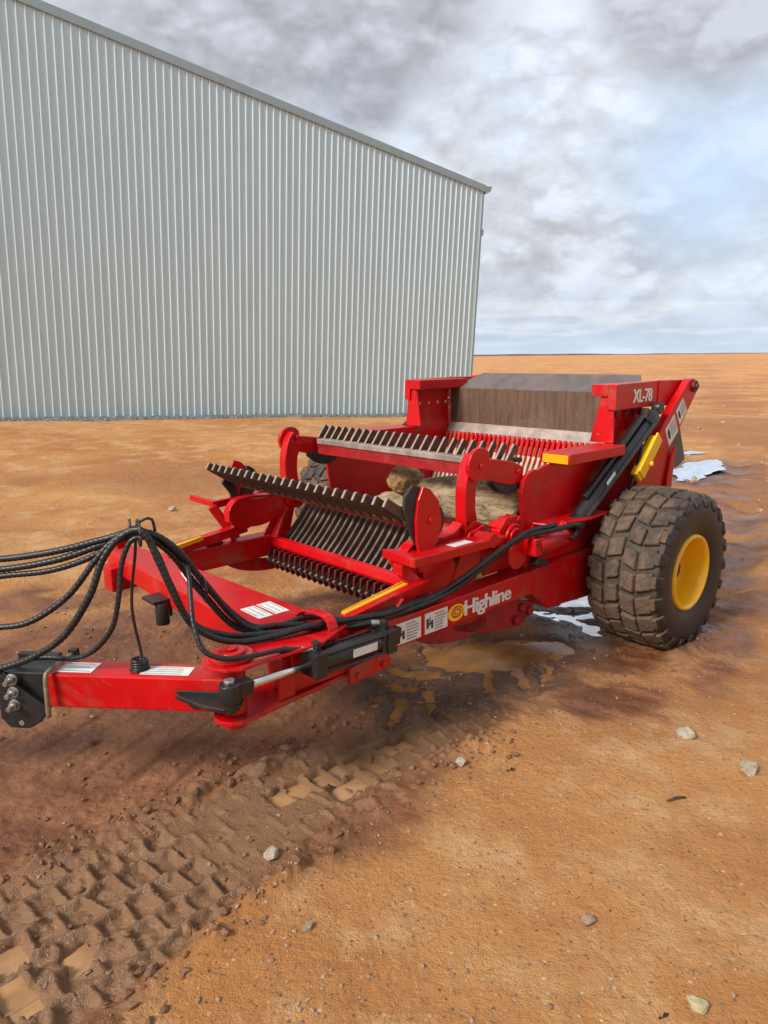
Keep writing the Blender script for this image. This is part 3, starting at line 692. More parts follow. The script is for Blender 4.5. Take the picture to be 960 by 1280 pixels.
# --- tongue
T = Vector((0.672, -0.740, 0)); TN = Vector((0.740, 0.672, 0)); UZ = Vector((0, 0, 1))
def tl(a, b, c): return Vector((PV.x, PV.y, 0)) + T*a + TN*b + UZ*c
mb = MB()
def tbox(mb, a0, a1, b0, b1, c0, c1, mi=0):
    mb.add([tl(a, b, c) for a in (a0, a1) for b in (b0, b1) for c in (c0, c1)], [(0, 1, 3, 2), (4, 6, 7, 5), (0, 4, 5, 1), (2, 3, 7, 6), (0, 2, 6, 4), (1, 5, 7, 3)], mi)
tbox(mb, -0.02, 0.82, -0.075, 0.075, 0.495, 0.655)
tongue = part(mb, "tongue", RED, 0.010)
mb = MB(); tbox(mb, 0.823, 1.02, -0.077, 0.077, 0.490, 0.660); tbox(mb, 0.84, 1.04, -0.11, -0.078, 0.60, 0.68)
mb.add([tl(a, b, c) for b in (0.079, 0.105) for a, c in ((0.80, 0.50), (0.85, 0.435), (0.90, 0.405), (0.99, 0.405), (1.03, 0.45), (1.03, 0.68))],
       [(0, 1, 2, 3, 4, 5), (11, 10, 9, 8, 7, 6)] + [(i, i+6, (i+1) % 6+6, (i+1) % 6) for i in range(6)])
tbox(mb, 1.02, 1.8, -0.05, 0.06, 0.50, 0.58)
hitch = part(mb, "hitch_block", BLACK, 0.005)
bd = (T*0.55 + TN*0.83).normalized()
for z in (0.640, 0.580, 0.520):
    mb = MB(); p = tl(0.955, 0.105, z)
    mb.cyl(p, p+TN*0.006, 0.026, n=20); mb.cyl(p+TN*0.006, p+TN*0.026, 0.020, n=6); mb.cyl(p+TN*0.026, p+TN*0.055, 0.011, n=12)
    part(mb, "hitch_bolt", STEEL, 0.001, hitch)
mb = MB(); p = tl(0.935, 0.104, 0.432); mb.cyl(p, p+TN*0.004, 0.012); part(mb, "pin_hole", RUSTY, 0, hitch)
mb = MB()
mb.tube(crom([tl(0.80, 0.115, 0.47), tl(0.80, 0.112, 0.55), tl(0.80, 0.105, 0.65), tl(0.795, 0.08, 0.672), tl(0.785, -0.06, 0.676), tl(0.78, -0.095, 0.66), tl(0.78, -0.10, 0.48)], 0.012), 0.011)
part(mb, "u_bolt", RUSTY, 0)
mb = MB(); tbox(mb, 0.76, 0.80, -0.12, -0.085, 0.645, 0.70); part(mb, "clamp_nut", BLACK, 0.004)
# stay rod that carries the hoses
mb = MB(); coil = []
bc = tl(0.42, 0.0, 0.657)
for i in range(90):
    a = i/90*2*math.pi*3.2; coil.append(bc + Vector((math.cos(a)*0.034, math.sin(a)*0.034, 0.008 + 0.040*i/90)))
mb.tube(coil, 0.0055, 8)
mb.cyl(bc, bc+UZ*0.006, 0.045)
rod = part(mb, "hose_stay", BLACK, 0)
mb = MB(); mb.tube(crom([coil[-1], bc+Vector((0.0, 0.03, 0.07)), (3.538, 0.76, 0.955), (3.514, 0.79, 1.203), (3.508, 0.803, 1.309), (3.48, 0.825, 1.342), (3.447, 0.829, 1.338), (3.438, 0.832, 1.285)], 0.015), 0.0065, 8)
mb.tube([(3.525, 0.785, 1.345), (3.53, 0.79, 1.25)], 0.006, 8)
part(mb, "stay_rod", BLACK, 0, rod)
# steering cylinder
RE, BE = Vector((3.345, 1.215, 0.655)), Vector((2.40, 1.17, 0.610)); cd_ = (BE-RE).normalized()
mb = MB()
mb.add([tl(a, b, c) for c in (0.555, 0.575) for a, b in ((0.24, 0.0755), (0.08, 0.165), (-0.02, 0.19), (-0.07, 0.14), (-0.07, 0.0755))], [(4, 3, 2, 1, 0), (5, 6, 7, 8, 9)] + [(i, (i+1) % 5, (i+1) % 5+5, i+5) for i in range(5)])
mb.add([tl(a, b, c) for b in (0.0765, 0.085) for a, c in ((0.24, 0.60), (-0.05, 0.60), (-0.05, 0.515), (0.16, 0.515))], [(0, 1, 2, 3), (7, 6, 5, 4)] + [(i, i+4, (i+1) % 4+4, (i+1) % 4) for i in range(4)])
part(mb, "cylinder_lug", BLACK, 0.004)
mb = MB(); q0 = RE+cd_*0.45
mb.cyl(q0, BE-cd_*0.06, 0.052, n=24)
for a in (0.0, 0.46):
    mb.bar(q0+cd_*(a-0.03), q0+cd_*(a+0.035), 0.118, 0.118)
mb.bar(BE-cd_*0.10, BE-cd_*0.02, 0.10, 0.10); mb.bar(BE-cd_*0.03, BE+cd_*0.06, 0.04, 0.09)
for i, j in ((1, 1), (1, -1), (-1, 1), (-1, -1)):
    o_ = Vector((0.67*0, i*0.046, j*0.046)); mb.cyl(q0+o_-cd_*0.04, BE-cd_*0.01+o_, 0.008, n=8)
mb.bar(q0+Vector((0, 0, 0.075)), q0+cd_*0.03+Vector((0, 0, 0.075)), 0.04, 0.05); mb.bar(q0+cd_*0.44+Vector((0, 0, 0.075)), q0+cd_*0.47+Vector((0, 0, 0.075)), 0.04, 0.05)
sc_ = part(mb, "steering_cylinder", BLACK, 0.004)
mb = MB(); mb.cyl(RE+cd_*0.08, q0, 0.0185, n=20); part(mb, "piston_rod", CHROME, 0, sc_)
mb = MB(); mb.cyl(RE-UZ*0.045, RE+UZ*0.035, 0.045, n=24); mb.bar(RE+cd_*0.02, RE+cd_*0.10, 0.06, 0.062); mb.cyl(RE-UZ*0.10, RE-UZ*0.045, 0.02)
cv_ = part(mb, "clevis", BLACK, 0.004, sc_)
mb = MB(); mb.cyl(RE+UZ*0.035, RE+UZ*0.052, 0.024, n=6); part(mb, "bolt", STEEL, 0.002, sc_)
mb = MB(); mb.prism([(2.36, 0.425), (2.63, 0.41), (2.63, 0.50), (2.36, 0.52)], 1.10, 1.13); mb.box(2.36, 2.63, 1.075, 1.10, 0.48, 0.51)
bolts(mb, [(2.41, 1.13, 0.455), (2.58, 1.13, 0.445)], (0, 1, 0), 0.018); part(mb, "cylinder_mount", RED, 0.004)

# --- wheels
def make_wheel(s):
    yc = 1.392 if s > 0 else -2.03; cz = 0.528
    mb = MB(); n = 72
    prof = [(-0.215, 0.245), (-0.245, 0.30), (-0.265, 0.38), (-0.262, 0.45), (-0.245, 0.505), (-0.20, 0.522), (-0.10, 0.530), (0, 0.532), (0.10, 0.530), (0.20, 0.522), (0.245, 0.505), (0.262, 0.45), (0.265, 0.38), (0.245, 0.30), (0.215, 0.245)]
    k0 = 0
    for i in range(n):
        a = 2*math.pi*i/n
        for (y, r) in prof: mb.v.append((r*math.cos(a), yc+y*s, cz+r*math.sin(a)))
    m_ = len(prof)
    for i in range(n):
        for j in range(m_-1):
            mb.f.append([i*m_+j, i*m_+j+1, ((i+1) % n)*m_+j+1, ((i+1) % n)*m_+j]); mb.m.append(1 if 4 <= j <= 9 else 0); mb.sm.append(True)
    # tread blocks
    rnd = random.Random(3)
    def block(yc_, wy, a0, da, r0, r1, skew=0.0, mi=2):
        vs = []
        for rr, sc in ((r0, 1.0), (r1, 0.90)):
            for yy, aa in ((-1, -1), (1, -1), (1, 1), (-1, 1)):
                ay = yc_ + yy*wy/2*sc + rnd.uniform(-.004, .004); an = a0 + aa*da/2*sc + skew*ay + rnd.uniform(-.006, .006)
                crown = 0.012*(ay/0.2)**2
                r = rr - crown + rnd.uniform(-.004, .003); an += rnd.uniform(-.010, .010); ay += rnd.uniform(-.005, .005)
                vs.append((r*math.cos(an), yc+ay*s, cz+r*math.sin(an)))
        mb.add(vs, [(0, 1, 2, 3), (7, 6, 5, 4), (0, 4, 5, 1), (1, 5, 6, 2), (2, 6, 7, 3), (3, 7, 4, 0)], mi)
    nb = 22
    for c, yy in enumerate((-0.168, -0.056, 0.056, 0.168)):
        for i in range(nb):
            a = 2*math.pi*(i + 0.5*(c % 2) + 0.12*c)/nb
            block(yy, 0.106 + rnd.uniform(-.006, .004), a + rnd.uniform(-.012, .012), 0.244 + rnd.uniform(-.016, .008), 0.520, 0.566 + rnd.uniform(-.006, .002), (0.55 if c % 2 else -0.55))
    for e in (-1, 1):
        for i in range(nb):
            a = 2*math.pi*(i + (0.3 if e > 0 else 0.62))/nb
            vs = []
            for aa in (-1, 1):
                for y, r in ((0.215, 0.552), (0.247, 0.536), (0.268, 0.492), (0.269, 0.455), (0.20, 0.50)):
                    an = a + aa*0.078*(1.0 if r > 0.5 else 0.8); vs.append((r*math.cos(an), yc+e*y*s, cz+r*math.sin(an)))
            mb.add(vs, [(0, 1, 2, 3, 4), (9, 8, 7, 6, 5), (0, 5, 6, 1), (1, 6, 7, 2), (2, 7, 8, 3), (3, 8, 9, 4), (4, 9, 5, 0)], 2)
            # split material: outer part of the lug is clean
            mb.m[-4] = 0; mb.m[-3] = 0
    hubm = MB(); nn = 48
    rp = [(0.225, 0.268), (0.245, 0.262), (0.247, 0.246), (0.225, 0.236), (0.20, 0.228), (0.12, 0.215), (0.075, 0.212), (0.06, 0.20), (0.055, 0.10), (0.06, 0.0)]
    for i in range(nn):
        a = 2*math.pi*i/nn
        for y, r in rp: hubm.v.append((r*math.cos(a), yc+y*s, cz+r*math.sin(a)))
    mm = len(rp)
    for i in range(nn):
        for j in range(mm-1): hubm.f.append([i*mm+j, i*mm+j+1, ((i+1) % nn)*mm+j+1, ((i+1) % nn)*mm+j]); hubm.m.append(0); hubm.sm.append(True)
    for y, r in ((-0.225, 0.268), (-0.225, 0.20)): pass
    hubm.cyl((0, yc-s*0.225, cz), (0, yc-s*0.215, cz), 0.262, n=40)
    wh = link("wheel", hubm.mesh("wheel"), YELLOW, picker)
    wh['label'] = "deep yellow dished steel wheel"
    ty = link("tyre", mb.mesh("tyre"), [SIDEWALL, GROOVE, TREAD], wh)
    bv = ty.modifiers.new("bevel", 'BEVEL'); bv.width = 0.009; bv.segments = 2; bv.limit_method = 'ANGLE'; bv.angle_limit = R(40)
    hb = MB(); hb.cyl((0, yc+s*0.05, cz), (0, yc+s*0.13, cz), 0.07); 
    hubo = part(hb, "hub", DARKRED, 0.004, wh)
    for i in range(8):
        a = 2*math.pi*i/8 + 0.2; p = Vector((0.11*math.cos(a), yc+s*0.055, cz+0.11*math.sin(a)))
        nbm = MB(); nbm.cyl(p, p+Vector((0, s*0.025, 0)), 0.014, n=6); part(nbm, "wheel_nut", STEEL, 0.001, wh)
    vs_ = MB(); vs_.cyl((0.15, yc+s*0.10, cz-0.12), (0.155, yc+s*0.135, cz-0.125), 0.006); part(vs_, "valve_stem", DARKRED, 0, wh)
make_wheel(1); make_wheel(-1)

# --- bucket
for s in (1, -1):
    y0, y1 = sorted((s*0.972, s*1.0))
    mb = MB()
    mb.prism([(1.06, 0.62), (1.07, 0.92)] + [(1.10, 1.15), (1.08, 1.23), (1.04, 1.265), (0.98, 1.285), (0.93, 1.28), (0.86, 1.30), (0.10, 1.30), (0.10, 1.79), (-0.36, 1.79), (-0.40, 1.25), (-0.25, 0.62)], y0, y1)
    mb.add([(0.115, s*0.86, 1.378), (0.115, s*1.05, 1.378), (0.10, s*1.02, 1.72), (0.10, s*0.93, 1.72), (0.095, s*0.86, 1.378), (0.095, s*1.05, 1.378), (0.08, s*1.02, 1.72), (0.08, s*0.93, 1.72)],
           [(0, 1, 2, 3), (7, 6, 5, 4), (0, 4, 5, 1), (1, 5, 6, 2), (2, 6, 7, 3), (3, 7, 4, 0)])
    bs = part(mb, "bucket_side", RED, 0.005)
    if s > 0: bolt_parts([(x_, s*1.0, 1.575) for x_ in (0.02, -0.10, -0.22, -0.33)], (0, s, 0), bs, DARKRED, 0.02, 0.02)
    else: bolt_parts([(x_, s*0.972, 1.575) for x_ in (0.02, -0.10, -0.22, -0.33)], (0, -s, 0), bs, TANBAR, 0.016, 0.012)
    mb = MB(); ya, yb = sorted((s*0.93, s*1.145))
    mb.prism([(0.11, 1.305), (0.80, 1.305), (0.80, 1.376), (0.11, 1.376)], ya, yb)
    lg = part(mb, "side_ledge", RED, 0.006)
    mb = MB(); mb.box(0.801, 0.808, ya+0.012, yb-0.01, 1.312, 1.368); part(mb, "reflector", AMBER, 0.002, lg)
    mb = MB(); ya, yb = sorted((s*0.90, s*1.05)); 
    mb.prism([(0.12, 1.61), (0.12, 1.79), (-0.50, 1.80), (-0.93, 1.795), (-0.98, 1.73), (-0.80, 1.60), (-0.50, 1.612)], s*0.99 if s > 0 else s*1.055, s*1.055 if s > 0 else s*0.99)
    mb.box(-0.52, 0.122, *sorted((s*0.86, s*0.99)), 1.705, 1.788)
    mb.prism([(-0.485, 1.60), (-0.485, 1.805), (-0.51, 1.805), (-0.51, 1.60)], *sorted((s*1.055, s*1.066)))
    mb.prism([(-0.52, 1.60), (-0.46, 1.60), (-0.38, 1.55), (-0.42, 1.52), (-0.55, 1.55)], *sorted((s*1.03, s*1.056)))
    part(mb, "lift_arm", RED, 0.005)
    # tipping cylinder
    p0 = Vector((0.66, s*1.10, 0.88)); p1 = Vector((-0.31, s*1.10, 1.535)); dc = (p1-p0).normalized(); up_ = Vector((0, s, 0)).cross(dc)*s
    mb = MB(); mb.cyl(p0, p1, 0.052, n=24); mb.cyl(p1-dc*0.09, p1+dc*0.02, 0.064, n=24); mb.cyl(p0, p0+dc*0.06, 0.062, n=24)
    mb.cyl(p0+dc*0.10+Vector((0, s*0.055, 0)), p1-dc*0.06+Vector((0, s*0.055, 0)), 0.017, n=12)
    mb.cyl(p0+up_*0.075+dc*0.2, p1+up_*0.085-dc*0.10, 0.022, n=12)
    mb.bar(p1-dc*0.08+up_*0.05, p1-dc*0.02+up_*0.10, 0.05, 0.05)
    tcy = part(mb, "tipping_cylinder", BLACK, 0.003)
    mb = MB(); mb.cyl(p1, p1+dc*0.10, 0.028, n=16); mb.cyl(p1+dc*0.12-Vector((0, s*0.03, 0)), p1+dc*0.12+Vector((0, s*0.03, 0)), 0.045, n=16); part(mb, "rod_eye", STEEL if 0 else BLACK, 0.003, tcy)
    mb = MB(); q = p0+dc*0.40+up_*0.02+Vector((0, s*0.0535, 0)); mb.bar(q, q+dc*0.12, 0.003, 0.045, up=tuple(up_)); part(mb, "sticker", WHITE, 0, tcy)
    # cylinder lock in yellow
    mb = MB(); a = Vector((-0.03, s*1.16, 1.13)); b_ = Vector((-0.27, s*1.16, 1.385)); 
    mb.bar(a, b_, 0.05, 0.095, up=(0.7, 0, 0.7)); mb.bar(a+Vector((-0.02, s*0.03, 0.02)), b_+Vector((-.02, s*0.03, .02)), 0.016, 0.10, up=(0.7, 0, 0.7)); bolts(mb, [(-0.16, s*1.20, 1.22)], (0, s, 0), 0.02, 0.02)
    part(mb, "cylinder_lock", YELLOW, 0.005)
    mb = MB(); mb.tube(crom([(-0.13, s*1.14, 1.36), (-0.10, s*1.15, 1.30), (-0.03, s*1.15, 1.16), (0.01, s*1.14, 1.04), (0.02, s*1.10, 0.8)], 0.02), 0.012, 8); part(mb, "hydraulic_hose", HOSE, 0)
    # shelf over the motor
    mb = MB(); mb.prism([(0.98, s*1.0), (0.36, s*1.0), (0.31, s*1.17), (0.62, s*1.19), (0.95, s*1.10)], 0.925, 0.940, 'z'); mb.prism([(0.40, 0.66), (1.0, 0.66), (1.0, 0.925), (0.45, 0.925)], *sorted((s*1.001, s*1.02)))
    part(mb, "motor_guard", RED, 0.004)
# rear plates
mb = MB(); XB = -0.41
mb.prism([(-0.969, 1.382), (0.969, 1.382), (0.969, 1.700), (-0.969, 1.700)], XB, XB-0.012, 'x')
bp = part(mb, "back_plate", BROWN, 0.002)
mb = MB()
mb.add([(XB, -0.965, 1.702), (XB, 0.965, 1.702), (-0.69, 0.80, 1.835), (-0.69, -0.80, 1.835), (XB-0.01, -0.965, 1.69), (XB-0.01, 0.965, 1.69), (-0.70, 0.80, 1.823), (-0.70, -0.80, 1.823)],
       [(0, 1, 2, 3), (7, 6, 5, 4), (0, 4, 5, 1), (1, 5, 6, 2), (2, 6, 7, 3), (3, 7, 4, 0)])
lp = part(mb, "back_lip", LIP, 0.002)
mb = MB()
mb.add([(XB, -0.968, 1.380), (XB, 0.968, 1.380), (-0.335, 0.968, 1.275), (-0.335, -0.968, 1.275), (XB-0.012, -0.968, 1.37), (XB-0.012, 0.968, 1.37), (-0.347, 0.968, 1.267), (-0.347, -0.968, 1.267)],
       [(0, 1, 2, 3), (7, 6, 5, 4), (0, 4, 5, 1), (1, 5, 6, 2), (2, 6, 7, 3), (3, 7, 4, 0)])
part(mb, "back_sill", WORN, 0.002)
mb = MB()
for i in range(37):
    y = -0.936 + i*0.052
    mb.bar((-0.345, y, 1.30), (-0.285, y, 1.15), 0.026, 0.030, up=(1, 0, 0.3), mi=0)
    mb.bar((-0.285, y, 1.148), (-0.08, y, 0.72), 0.024, 0.028, up=(1, 0, 0.3), mi=1)
mb.bar((-0.345, -0.96, 1.255), (-0.345, 0.96, 1.255), 0.02, 0.06, mi=0)
mb.bar((-0.285, -0.96, 1.11), (-0.285, 0.96, 1.11), 0.02, 0.05, mi=0)
mb.bar((-0.16, -0.96, 0.82), (-0.16, 0.96, 0.82), 0.02, 0.05, mi=0)
for i in range(37):
    y = -0.936 + i*0.052; mb.bar((1.12, y, 0.835), (-0.08, y, 0.735), 0.024, 0.03, mi=2)
for x_ in (0.9, 0.4): mb.bar((x_, -0.96, 0.77), (x_, 0.96, 0.77), 0.05, 0.06, mi=2)
mb.build("bucket_grate", [RED, TANBAR, BAR], picker)
# rear grey deflector
mb = MB(); mb.prism([(-0.62, 1.40), (-1.02, 1.47), (-1.12, 1.40), (-1.26, 1.115), (-1.12, 1.06), (-0.40, 1.06)], 0.93, 0.95)
part(mb, "rear_deflector", GREY, 0.003)

# --- front grate, digging teeth and front bar
mb = MB()
gp = [(1.74, 0.44), (1.64, 0.52), (1.52, 0.63), (1.40, 0.76), (1.325, 0.86)]
NB = 28
for i in range(NB):
    y = -0.925 + i*(1.85/(NB-1))
    c = crom([(a, 0, b) for a, b in gp], 0.05)
    for a, b in zip(c[:-1], c[1:]):
        d = (b-a).normalized(); a2 = a-d*0.004
        mb.bar((a2.x, y, a2.z), (b.x, y, b.z), 0.021, 0.046, up=(1, 0, 1))
mb.build("front_grate", BAR, picker)
mb = MB()
for a, b in ((1.47, 0.62), (1.30, 0.82)): mb.bar((a, -0.94, b), (a, 0.94, b), 0.05, 0.05)
mb.add([(1.12, -0.95, 0.60), (1.12, 0.95, 0.60), (1.20, 0.95, 0.93), (1.20, -0.95, 0.93), (1.10, -0.95, 0.60), (1.10, 0.95, 0.60), (1.18, 0.95, 0.93), (1.18, -0.95, 0.93)],
       [(0, 1, 2, 3), (7, 6, 5, 4), (0, 4, 5, 1), (1, 5, 6, 2), (2, 6, 7, 3), (3, 7, 4, 0)])
mb.bar((1.5, -0.95, 0.48), (1.5, 0.95, 0.48), 0.10, 0.06)
part(mb, "grate_support", DARKRED, 0.003)
mb = MB(); mb.prism([(1.64, 0.545), (1.70, 0.545), (1.715, 0.57), (1.70, 0.625), (1.66, 0.632), (1.63, 0.60)], -0.955, 0.955)
for s in (1, -1):
    mb.prism([(1.78, 0.56), (1.75, 0.66), (1.56, 0.97), (1.42, 1.0), (1.46, 0.80), (1.54, 0.52), (1.70, 0.47)], *sorted((s*0.957, s*0.975)))
    mb.bar((1.70, s*0.90, 0.62), (1.56, s*0.93, 0.86), 0.03, 0.07, up=(0, s, 0))
fb = part(mb, "front_bar", RED, 0.005)
tm = MB(); tm.prism([(1.640, 0.542), (1.735, 0.542), (1.745, 0.48), (1.735, 0.41), (1.715, 0.380), (1.690, 0.39), (1.655, 0.46)], -0.009, 0.009); tme = tm.mesh("digging_tooth")
for i in range(NB):
    o = link("digging_tooth", tme, DARKRED, fb, 0.003); o.location = (0, -0.925 + i*(1.85/(NB-1)), 0)
for s in (1, -1):
    mb = MB(); pts = ribbon([(2.20, 0.68), (2.10, 0.56), (1.96, 0.46), (1.78, 0.405), (1.60, 0.39), (1.45, 0.41)], [0.12, 0.13, 0.115, 0.10, 0.09, 0.09])
    mb.prism(pts, *sorted((s*0.985, s*1.02)))
    part(mb, "skid_shoe", RED if s < 0 else RED_DUSTY, 0.005)
    # step brackets above the rail
    mb = MB(); 
    if s > 0:
        mb.add([(2.11, 0.80, 0.892), (2.13, 1.08, 0.892), (1.38, 1.10, 0.892), (1.38, 0.93, 0.892), (1.97, 0.93, 0.892), (2.11, 0.80, 0.945), (2.13, 1.08, 0.945), (1.38, 1.10, 0.945), (1.38, 0.93, 0.945), (1.97, 0.93, 0.945)],
               [(0, 1, 2, 3, 4), (9, 8, 7, 6, 5), (0, 5, 6, 1), (1, 6, 7, 2), (2, 7, 8, 3), (3, 8, 9, 4), (4, 9, 5, 0)])
        mb.bar((2.08, 0.86, 0.90), (1.93, 0.99, 0.63), 0.07, 0.035, up=(0.3, 1, 0), w1=0.10)
        mb.prism([(1.96, 0.875), (1.70, 0.875), (1.66, 0.65), (1.80, 0.62), (1.92, 0.65)], 0.955, 0.968)
    else:
        mb.bar((2.12, -1.40, 0.935), (2.12, -1.03, 0.935), 0.04, 0.045); mb.bar((2.12, -1.05, 0.93), (1.35, -1.12, 0.95), 0.045, 0.055)
        mb.bar((2.14, -1.05, 0.92), (1.98, -1.0, 0.65), 0.07, 0.045, up=(0.3, 1, 0))
    part(mb, "step_bracket", RED, 0.005)
    mb = MB()
    mb.bar((2.52, s*0.96, 0.665), (1.92, s*0.96, 0.74), 0.075, 0.07)
    rb_ = part(mb, "light_bracket", RED, 0.005)
    mb = MB(); xe = 2.06 if s > 0 else 2.30; ze = 0.70+(2.515-xe)*0.125; mb.bar((2.50, s*0.918, 0.695), (xe, s*0.918, ze), 0.006, 0.03); mb.bar((2.515, s*0.94, 0.703), (xe, s*0.94, ze+0.004), 0.03, 0.008); part(mb, "reflector_strip", AMBER, 0.001, rb_)
mb = MB(); mb.prism([(1.80, 0.475), (1.20, 0.48), (0.95, 0.40), (0.98, 0.33), (1.10, 0.27), (1.45, 0.32), (1.72, 0.40)], 0.99, 1.02); bolts(mb, [(1.10, 1.02, 0.40), (1.16, 1.02, 0.33), (1.02, 1.02, 0.36)], (0, 1, 0), 0.03, 0.03); part(mb, "bucket_hanger", RED_DUSTY, 0.004)

# --- raking reel
reel_p = (1.49, 0.93)
mb = MB(); mb.cyl((reel_p[0], -0.98, reel_p[1]), (reel_p[0], 1.10, reel_p[1]), 0.042, n=24); shaft = part(mb, "reel_shaft", RED, 0)
for s in (1, -1):
    ya, yb = sorted((s*0.90, s*0.925)); yo = s*0.93
    # upper arm
    mb = MB(); pts = ribbon([(1.49, 0.86), (1.50, 0.98), (1.515, 1.10), (1.51, 1.24), (1.47, 1.36)], [0.17, 0.14, 0.12, 0.125, 0.14]); mb.prism(pts, ya, yb)
    mb.prism(ribbon([(1.575, 0.88), (1.572, 0.98), (1.578, 1.10), (1.575, 1.24), (1.535, 1.38), (1.49, 1.43)], [0.014, 0.014]), *sorted((s*0.875, s*0.955)))
    # lower front arm
    pts = ribbon([(1.46, 0.93), (1.62, 0.89), (1.80, 0.85), (1.95, 0.86)], [0.16, 0.17, 0.21, 0.22]); mb.prism(pts, ya, yb)
    mb.prism(arc((1.955, 0.86), 0.125, 0, 330, 22), ya-0.002, yb+0.002)
    mb.prism(ribbon([(1.60, 1.03), (1.66, 0.985), (1.76, 0.975), (1.90, 0.985), (2.02, 0.97), (2.09, 0.90), (2.09, 0.81)], [0.013, 0.013]), *sorted((s*0.875, s*0.95)))
    mb.prism(arc((1.49, 0.93), 0.095, 0, 345, 23), *sorted((s*0.872, s*0.95)))
    arm = part(mb, "reel_arm", RED, 0.004)
    mb = MB(); ya2, yb2 = sorted((s*0.945, s*0.975))
    mb.prism([(1.37, 1.27)] + arc((1.475, 1.365), 0.105, 300, 500, 12), ya2, yb2); bolts(mb, [(1.47, s*0.975, 1.36)], (0, s, 0), 0.018, 0.014)
    part(mb, "arm_cap", RED, 0.004, arm)
    mb = MB(); bolts(mb, [(1.955, s*0.925, 0.86)], (0, s, 0), 0.02, 0.016); part(mb, "bolt", STEEL, 0.001, arm)
def tooth_mesh(name, ln, dep, th, tip):
    t_ = MB()
    t_.prism([(0, -dep/2), (ln*0.8, -dep/2), (ln-0.004, -dep/2+0.004), (ln-0.002, dep/2-0.012), (ln-0.012, dep/2), (0, dep/2)], -th/2, th/2, 'y', 0)
    if tip:
        t_.prism([(ln-0.004, -dep*0.46), (ln+0.003, -dep*0.46), (ln+0.003, dep*0.40), (ln-0.006, dep/2+0.003), (ln-0.020, dep/2+0.003), (ln-0.020, dep/2-0.003), (ln-0.008, dep*0.30)], -th*0.46, th*0.46, 'y', 1)
    else: t_.prism([(0.02, -dep/2-0.003), (ln*0.94, -dep/2-0.003), (ln*0.94, -dep/2+0.004), (0.02, -dep/2+0.004)], -th*0.52, th*0.52, 'y', 1)
    return t_.mesh(name)
def make_bat(cfg):
    (bx, bz), ang, ln, dep, th, n, half, m = cfg['root'], cfg['ang'], cfg['ln'], cfg['dep'], cfg['th'], cfg['n'], cfg['half'], MB()
    if cfg['beam'] == 'box':
        m.box(bx-0.045, bx+0.035, -0.90, 0.90, bz-0.075, bz+0.005, 0); m.box(bx-0.035, bx+0.046, -0.895, 0.895, bz+0.006, bz+0.045, 1)
    else:
        m.cyl((bx-0.01, -0.93, bz), (bx-0.01, 0.93, bz), 0.036, n=20, mi=1)
    bat = link("reel_bat", m.mesh("reel_bat"), [RED_DUSTY, WORN if cfg['beam'] == 'box' else TOOTH], picker, 0.004)
    tme = tooth_mesh("tooth", ln, dep, th, cfg['tip']); mts = [TOOTH, TIP]
    for i in range(n):
        o = link("tooth", tme, mts, bat, 0.0025)
        o.location = (bx, -half + 2*half*i/(n-1), bz); o.rotation_euler = (0, -R(ang), 0)
    return bat
b1 = make_bat(dict(root=(1.985, 1.10), ang=32, ln=0.27, dep=0.056, th=0.017, n=23, half=0.940, beam='tube', tip=True))
b2 = make_bat(dict(root=(1.215, 1.315), ang=128, ln=0.175, dep=0.046, th=0.016, n=24, half=0.95, beam='box', tip=False))
for s in (1, -1):
    zz = 0.0 if s > 0 else -0.045
    mb = MB(); mb.prism([(a_, 0.82+(b_-0.82)*(1+zz*2.2)) for a_, b_ in [(1.975, 1.305), (1.92, 1.285), (1.85, 1.21), (1.825, 1.09), (1.85, 1.0), (1.90, 0.90), (1.91, 0.83), (2.0, 0.82), (2.005, 0.93), (2.02, 1.0), (2.03, 1.12), (2.01, 1.235)]], *sorted((s*0.972, s*0.992)))
    bolts(mb, [(1.92, s*0.992, 1.11)], (0, s, 0), 0.02, 0.014)
    part(mb, "bat_bracket", RED, 0.004, b1)
    mb = MB(); mb.prism([(2.10, 1.19), (2.09, 1.265), (2.03, 1.32), (1.97, 1.30), (2.0, 1.22), (1.985, 1.07), (1.945, 0.93), (2.01, 0.975), (2.06, 1.08)] if s > 0 else [(2.10, 1.10), (2.08, 1.13), (2.0, 1.14), (1.985, 1.07), (1.945, 0.93), (2.01, 0.975), (2.06, 1.05)], *sorted((s*0.948, s*0.970))); mb.prism(arc((1.90, 1.09), 0.12, 100, 290, 12), *sorted((s*0.955, s*0.970)))
    part(mb, "rubber_bumper", RUBBER, 0.006, b1)
    mb = MB(); mb.prism(ribbon([(1.44, 1.34), (1.30, 1.31), (1.16, 1.28), (1.04, 1.26)], [0.12, 0.14, 0.15, 0.09]), *sorted((s*0.925, s*0.965)))
    bolts(mb, [(1.10, s*0.965, 1.285)], (0, s, 0), 0.018, 0.014); part(mb, "bat_bracket", RED, 0.006, b2)
    mb = MB(); mb.prism(ribbon([(1.32, 1.25), (1.22, 1.19), (1.10, 1.19), (1.02, 1.24)], [0.05, 0.07, 0.07, 0.04]), *sorted((s*0.90, s*0.955))); mb.bar((1.16, s*0.93, 1.36), (1.04, s*0.93, 1.35), 0.05, 0.03); part(mb, "rubber_bumper", RUBBER, 0.006, b2)
